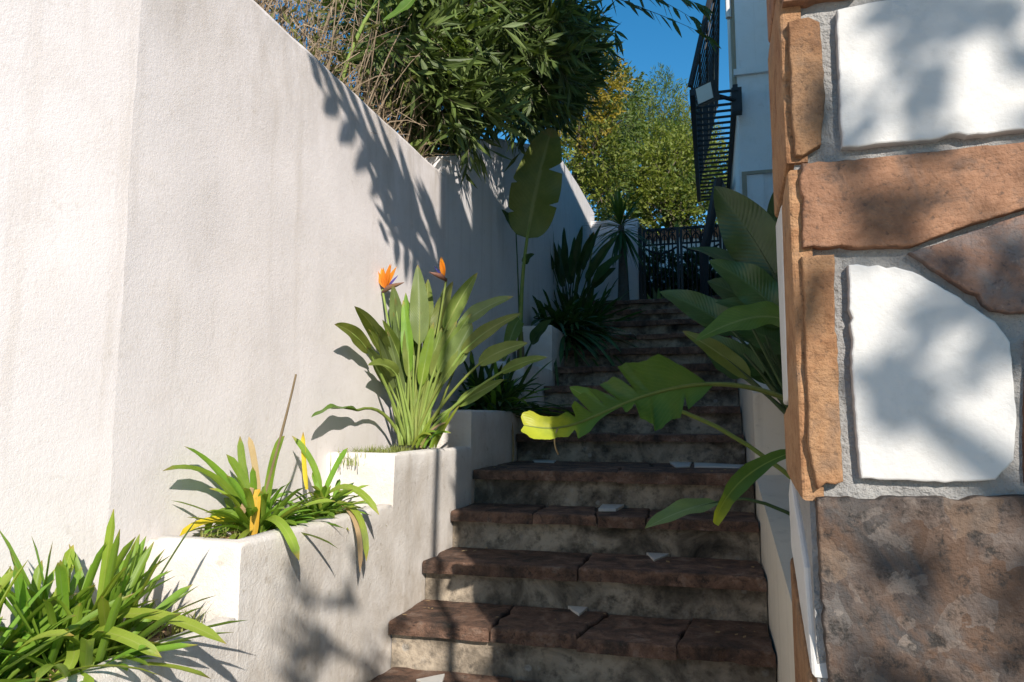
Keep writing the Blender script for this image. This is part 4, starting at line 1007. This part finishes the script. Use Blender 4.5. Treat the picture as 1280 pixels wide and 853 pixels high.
# ---- thin hanging branches against the sky
b = Vector((-2.6, 6.2, 2.25))
wt = empty('willow_leaf_tree', b, 'slender tree behind the shrub with narrow leaves hanging against blue sky', 'tree')
Yw = 5.2
MB().tube(bez([b, Vector((-2.5, 6.0, 4.0)), Vector((-2.0, 5.6, 5.6))], 8), [.08, .075, .07, .065, .06, .05, .045, .04, .035], 7).obj('trunk', 'bark', wt, True)
rnd = random.Random(12)
crotch = Vector((-2.0, 5.6, 5.6))
for i, pix in enumerate([[(690, -40), (760, 0), (820, 12), (884, 45)], [(690, -50), (740, 0), (770, 30), (775, 55)], [(700, -40), (790, -20), (840, 5), (872, 28)], [(680, -40), (715, 10), (740, 45), (768, 72)], [(700, -50), (790, -25), (840, -8), (880, 8)], [(680, -30), (720, 25), (745, 45), (770, 85)]]):
    pts = [crotch] + [atY(px, py, Yw + .08 * i) for px, py in pix]
    pa_ = bez(pts[1:], 10)
    br = MB().tube([crotch.lerp(pts[1], .0), crotch.lerp(pts[1], .5) + Vector((0, 0, .2))] + pa_, [.02, .012] + [.005 - .0004 * k for k in range(11)], 4).obj('branch', 'bark', wt, True)
    for k in range(20):
        s_ = rnd.uniform(.15, 1); q = pa_[min(10, int(s_ * 10))].lerp(pa_[min(10, int(s_ * 10) + 1)], rnd.random())
        tg = (pa_[10] - pa_[4]).normalized(); d_ = (tg * rnd.uniform(.6, 1) + rand_dir(rnd) * .55 + Vector((0, 0, -.25))).normalized()
        ribbon(bez([q, q + d_ * .07, q + d_ * .14 + Vector((0, 0, -.02))], 4), w_lance(.0145), rand_dir(rnd), .2, 0, 1, 2).obj('leaf', 'twig_leaf', br, True)

# ---- background trees
def tree(name, label, base, blobs, n, L, W, mats, seed, per=7, tl=.25, group=None, up=.4, trunk_r=.12, out=1.0):
    e = empty(name, base, label, 'tree', group)
    rnd = random.Random(seed); base = Vector(base); wd = MB()
    cx = sum((c for c, *_ in blobs), Vector()) / len(blobs); fork = base.lerp(cx, .55)
    MB().tube(bez([base - Vector((0, 0, .1)), base.lerp(fork, .5) + Vector((.08, 0, 0)), fork], 6), [trunk_r * (1 - .09 * k) for k in range(7)], 8).obj('trunk', 'bark', e, True)
    per_mat = {mm: MB() for mm in mats}
    for i, (c, rx, ry, rz, w) in enumerate(blobs):
        if trunk_r < .15 or i % 17 == 4: wd.tube(bez([fork, fork.lerp(c, .5) + Vector((0, 0, .15)), c], 5), [trunk_r * f for f in (.5, .42, .34, .26, .18, .1)], 5, False)
        for k in range(6):
            q = c + Vector((rnd.uniform(-rx, rx), rnd.uniform(-ry, ry), rnd.uniform(-rz, rz))) * .7; wd.tube([c, q], [trunk_r * .14, trunk_r * .05], 4, False)
        mm = mats[i % len(mats)] if len(mats) > 1 else mats[0]
        tw = MB(); whorl_twigs(per_mat[mm], tw, [(c, rx, ry, rz, w)], n, seed * 17 + i, L, W, per, tl, .4, up, out); wd.add(tw.v, tw.f)
    wd.obj('branches', 'bark', e, False, kind='stuff')
    for mm, m in per_mat.items():
        if m.v: m.obj('crown', mm, e, False, kind='stuff')
    return e
def bl_(px, py, Y, r, w=1, rz=None): return (atY(px, py, Y), r, r * .8, rz or r, w)
tree('round_leaved_tree', 'yellow-green bushy tree filling the view above the iron gate', (-.2, 12.6, TOPZ - .02),
     [bl_(790, 240, 12.2, .55, 1), bl_(830, 225, 12.4, .6, 1.1), bl_(865, 250, 12.2, .55, 1), bl_(810, 200, 12.8, .55, 1), bl_(850, 195, 12.9, .5, .9), bl_(770, 220, 12.4, .5, .8), bl_(880, 210, 12.8, .5, .8), bl_(835, 265, 12, .5, .9), bl_(780, 270, 12, .4, .6)],
     260, .075, .022, ['tree_leaf_lime', 'tree_leaf_lime', 'tree_leaf_green'], 3, 8, .22)
tree('feathery_tree', 'feathery light green tree with upright plumes behind the bushy tree', (-.3, 15.5, TOPZ - .02),
     [bl_(805, 165, 15, .35, .8, .8), bl_(830, 145, 15.2, .32, .8, .9), bl_(855, 165, 15.3, .35, .8, .8), bl_(785, 150, 15, .3, .6, .8), bl_(870, 185, 15.2, .4, .8), bl_(835, 190, 15, .5, 1)],
     200, .13, .010, ['tree_leaf_lime', 'tree_leaf_green'], 5, 10, .4, None, 1.4, .1, .5)
tree('amber_tree', 'amber and olive leaved tree between the dark shrub and feathery tree', (-2.6, 11.2, 2.3),
     [bl_(745, 110, 10.6, .42, .9), bl_(765, 160, 10.8, .40, .9), bl_(740, 190, 10.5, .45, 1), bl_(760, 215, 10.7, .35, .8), bl_(725, 150, 10.5, .5, .9), bl_(775, 120, 11.2, .35, .6), bl_(750, 245, 10.6, .25, .5), bl_(735, 70, 10.8, .35, .5)],
     200, .085, .016, ['tree_leaf_amber', 'tree_leaf_green', 'tree_leaf_lime', 'tree_leaf_green'], 7, 8, .22)
tree('dark_tree', 'dark green tree far behind the garden wall', (-3.5, 17, 2.5),
     [bl_(770, 170, 17, .8, 1), bl_(740, 200, 17, .9, 1), bl_(800, 220, 17.5, .8, 1), bl_(850, 230, 18, 1.0, 1.2), bl_(890, 240, 18, .9, 1)], 190, .12, .03, ['tree_leaf_dark', 'tree_leaf_green'], 9, 8, .3)
# small dim bush just inside the gate line
b = atY(826, 360, 8.05); b.z = TOPZ - .01
pg = empty('leafy_bush', b, 'small dim green bush growing against the iron gate', 'bush')
rnd = random.Random(31)
for k in range(26):
    az = rnd.uniform(0, 6.28); l = rnd.uniform(.2, .42); e = R(rnd.uniform(35, 85)); h = Vector((math.cos(az) * math.cos(e), math.sin(az) * math.cos(e) * .4, math.sin(e)))
    ribbon(bez([b, b + h * l * .6, b + h * l], 6), w_lance(.03), (0, -1, .2), .2, .1, 2, 4).obj('leaf', 'leaf_paddle_dark' if k % 4 else 'leaf_paddle', pg, True)

for j, (px_, lab) in enumerate(((822, 'dark leafy shrub close behind the iron gate, beside the gate post'), (878, 'dark leafy shrub close behind the iron gate, beside the house wall'))):
    c = atY(px_, 348, 9.1); b = Vector((c.x, 9.1, TOPZ - .012)); e = empty('garden_shrub', b, lab, 'shrub', 'shrubs behind the gate')
    lv, wd = MB(), MB(); whorl_twigs(lv, wd, [(c + Vector((0, 0, -.05)), .30, .22, .34, 1), (c + Vector((.1, .1, -.3)), .32, .22, .25, 1)], 130, 60 + j, .10, .022, 8, .14, .3, .4)
    wd.tube([b, c], [.03, .015], 6); lv.obj('crown', 'tree_leaf_dark', e, False, kind='stuff'); wd.obj('branches', 'bark', e, False, kind='stuff')
# ------------------------------------------------------------------ across the lane, behind the viewer: the tree that dapples the light, and an added palm
def behind(px_anchor, dist, off=(0, 0, 0)): return Vector(px_anchor) + to_sun * dist + Vector(off)
EU = Vector((-to_sun.y, to_sun.x, 0)).normalized(); EU = EU if EU.x > 0 else -EU; EV = to_sun.cross(EU); EV = EV if EV.z > 0 else -EV
pil = Vector((.105, .9, .2)); c0 = behind(pil, 3.4)
rnd = random.Random(77); blobs = []
for iu in range(11):
    for iv in range(13):
        if rnd.random() < .16: continue
        blobs.append((c0 + EU * (.08 + iu * .15 + rnd.uniform(-.04, .04)) + EV * (-1.0 + iv * .17 + rnd.uniform(-.05, .05)) + to_sun * rnd.uniform(-.4, .4), .09, .09, .09, rnd.uniform(.5, 1.6)))
sh = Vector((-1.05, 1.68, -.50)); cb_ = behind(sh, 4.6)
for k in range(4): blobs.append((cb_ + EU * (.02 + .06 * k - .04) + EV * (.13 * k - .28), .05 + .035 * k, .05 + .03 * k, .12, .42 + .1 * k))
tree('street_tree', 'leafy street tree standing in the lane behind the viewer', (c0.x + 1.2, c0.y + .3, GZ), blobs, 5.8, .075, .022, ['tree_leaf_green'], 11, 6, .10, None, .3, .16)
# unseen palm, added and aimed to cast the frond shadow on the wall
wp = atX(548, 335, XW); pc = wp + to_sun * ((-.05 - XW) / to_sun.x)
pm = empty('shadow_palm', (.66, -.3, GZ), 'unseen slender palm added to cast frond shadows on the white wall', 'tree')
MB().tube(bez([(.66, -.3, GZ), (.68, -.35, .6), (.5, -.1, 1.7), pc], 10), [.020 - .0009 * k for k in range(11)], 7).obj('trunk', 'bark', pm, True)
def frond(pts, L, n=10, lw=.024, body=.04):
    path = bez(pts, n); fr = MB().tube(path, [.012 - .0095 * k / n for k in range(n + 1)], 5).obj('frond', 'stem_green', pm, True); m = MB()
    for k in range(2, n + 1):
        tg = (path[min(n, k + 1)] - path[k - 1]).normalized(); sd_ = tg.cross(to_sun).normalized(); f = k / n
        l = L * (math.sin(math.pi * min(1, .18 + .8 * f)) ** .6)
        for sg in (-1, 1):
            d_ = (tg * (.75 + .5 * f) + sd_ * sg * .9 + Vector((0, 0, -.15))).normalized(); q = path[k]
            rb = ribbon(bez([q, q + d_ * l * .5, q + d_ * l + Vector((0, 0, -.06 * l))], 4), w_lance(lw), to_sun, .15, 0, 1, 2); m.add(rb.v, rb.f, rb.uv)
    rb = ribbon(path, w_lance(body), to_sun, .1, 0, 1, 2); m.add(rb.v, rb.f, rb.uv)
    m.obj('leaflets', 'leaf_strap_dark', fr, True)
def shadow_px(px, py, k=0): q = atX(px, py, XW); return q + to_sun * ((-.05 - XW - k * .6) / to_sun.x)
frond([pc, shadow_px(515, 250, .1), shadow_px(455, 165, .25), shadow_px(400, 95, .4)], .26, 8, .024, .045)
frond([pc, shadow_px(525, 270, .1), shadow_px(505, 240, .3), shadow_px(470, 225, .5)], .25, 7, .022, .045)
frond([pc, shadow_px(530, 315, .1), shadow_px(512, 300, .3), shadow_px(482, 292, .5)], .22, 6, .020, .035)
for k, (dx, dy, dz) in enumerate([(.4, -.6, .5), (.5, -.85, .3), (.3, -.45, .8)]):
    h = Vector((dx, dy, 0)); frond([pc, pc + h * .5 + Vector((0, 0, dz * .6)), pc + h * 1.3 + Vector((0, 0, dz - .3))], .26)
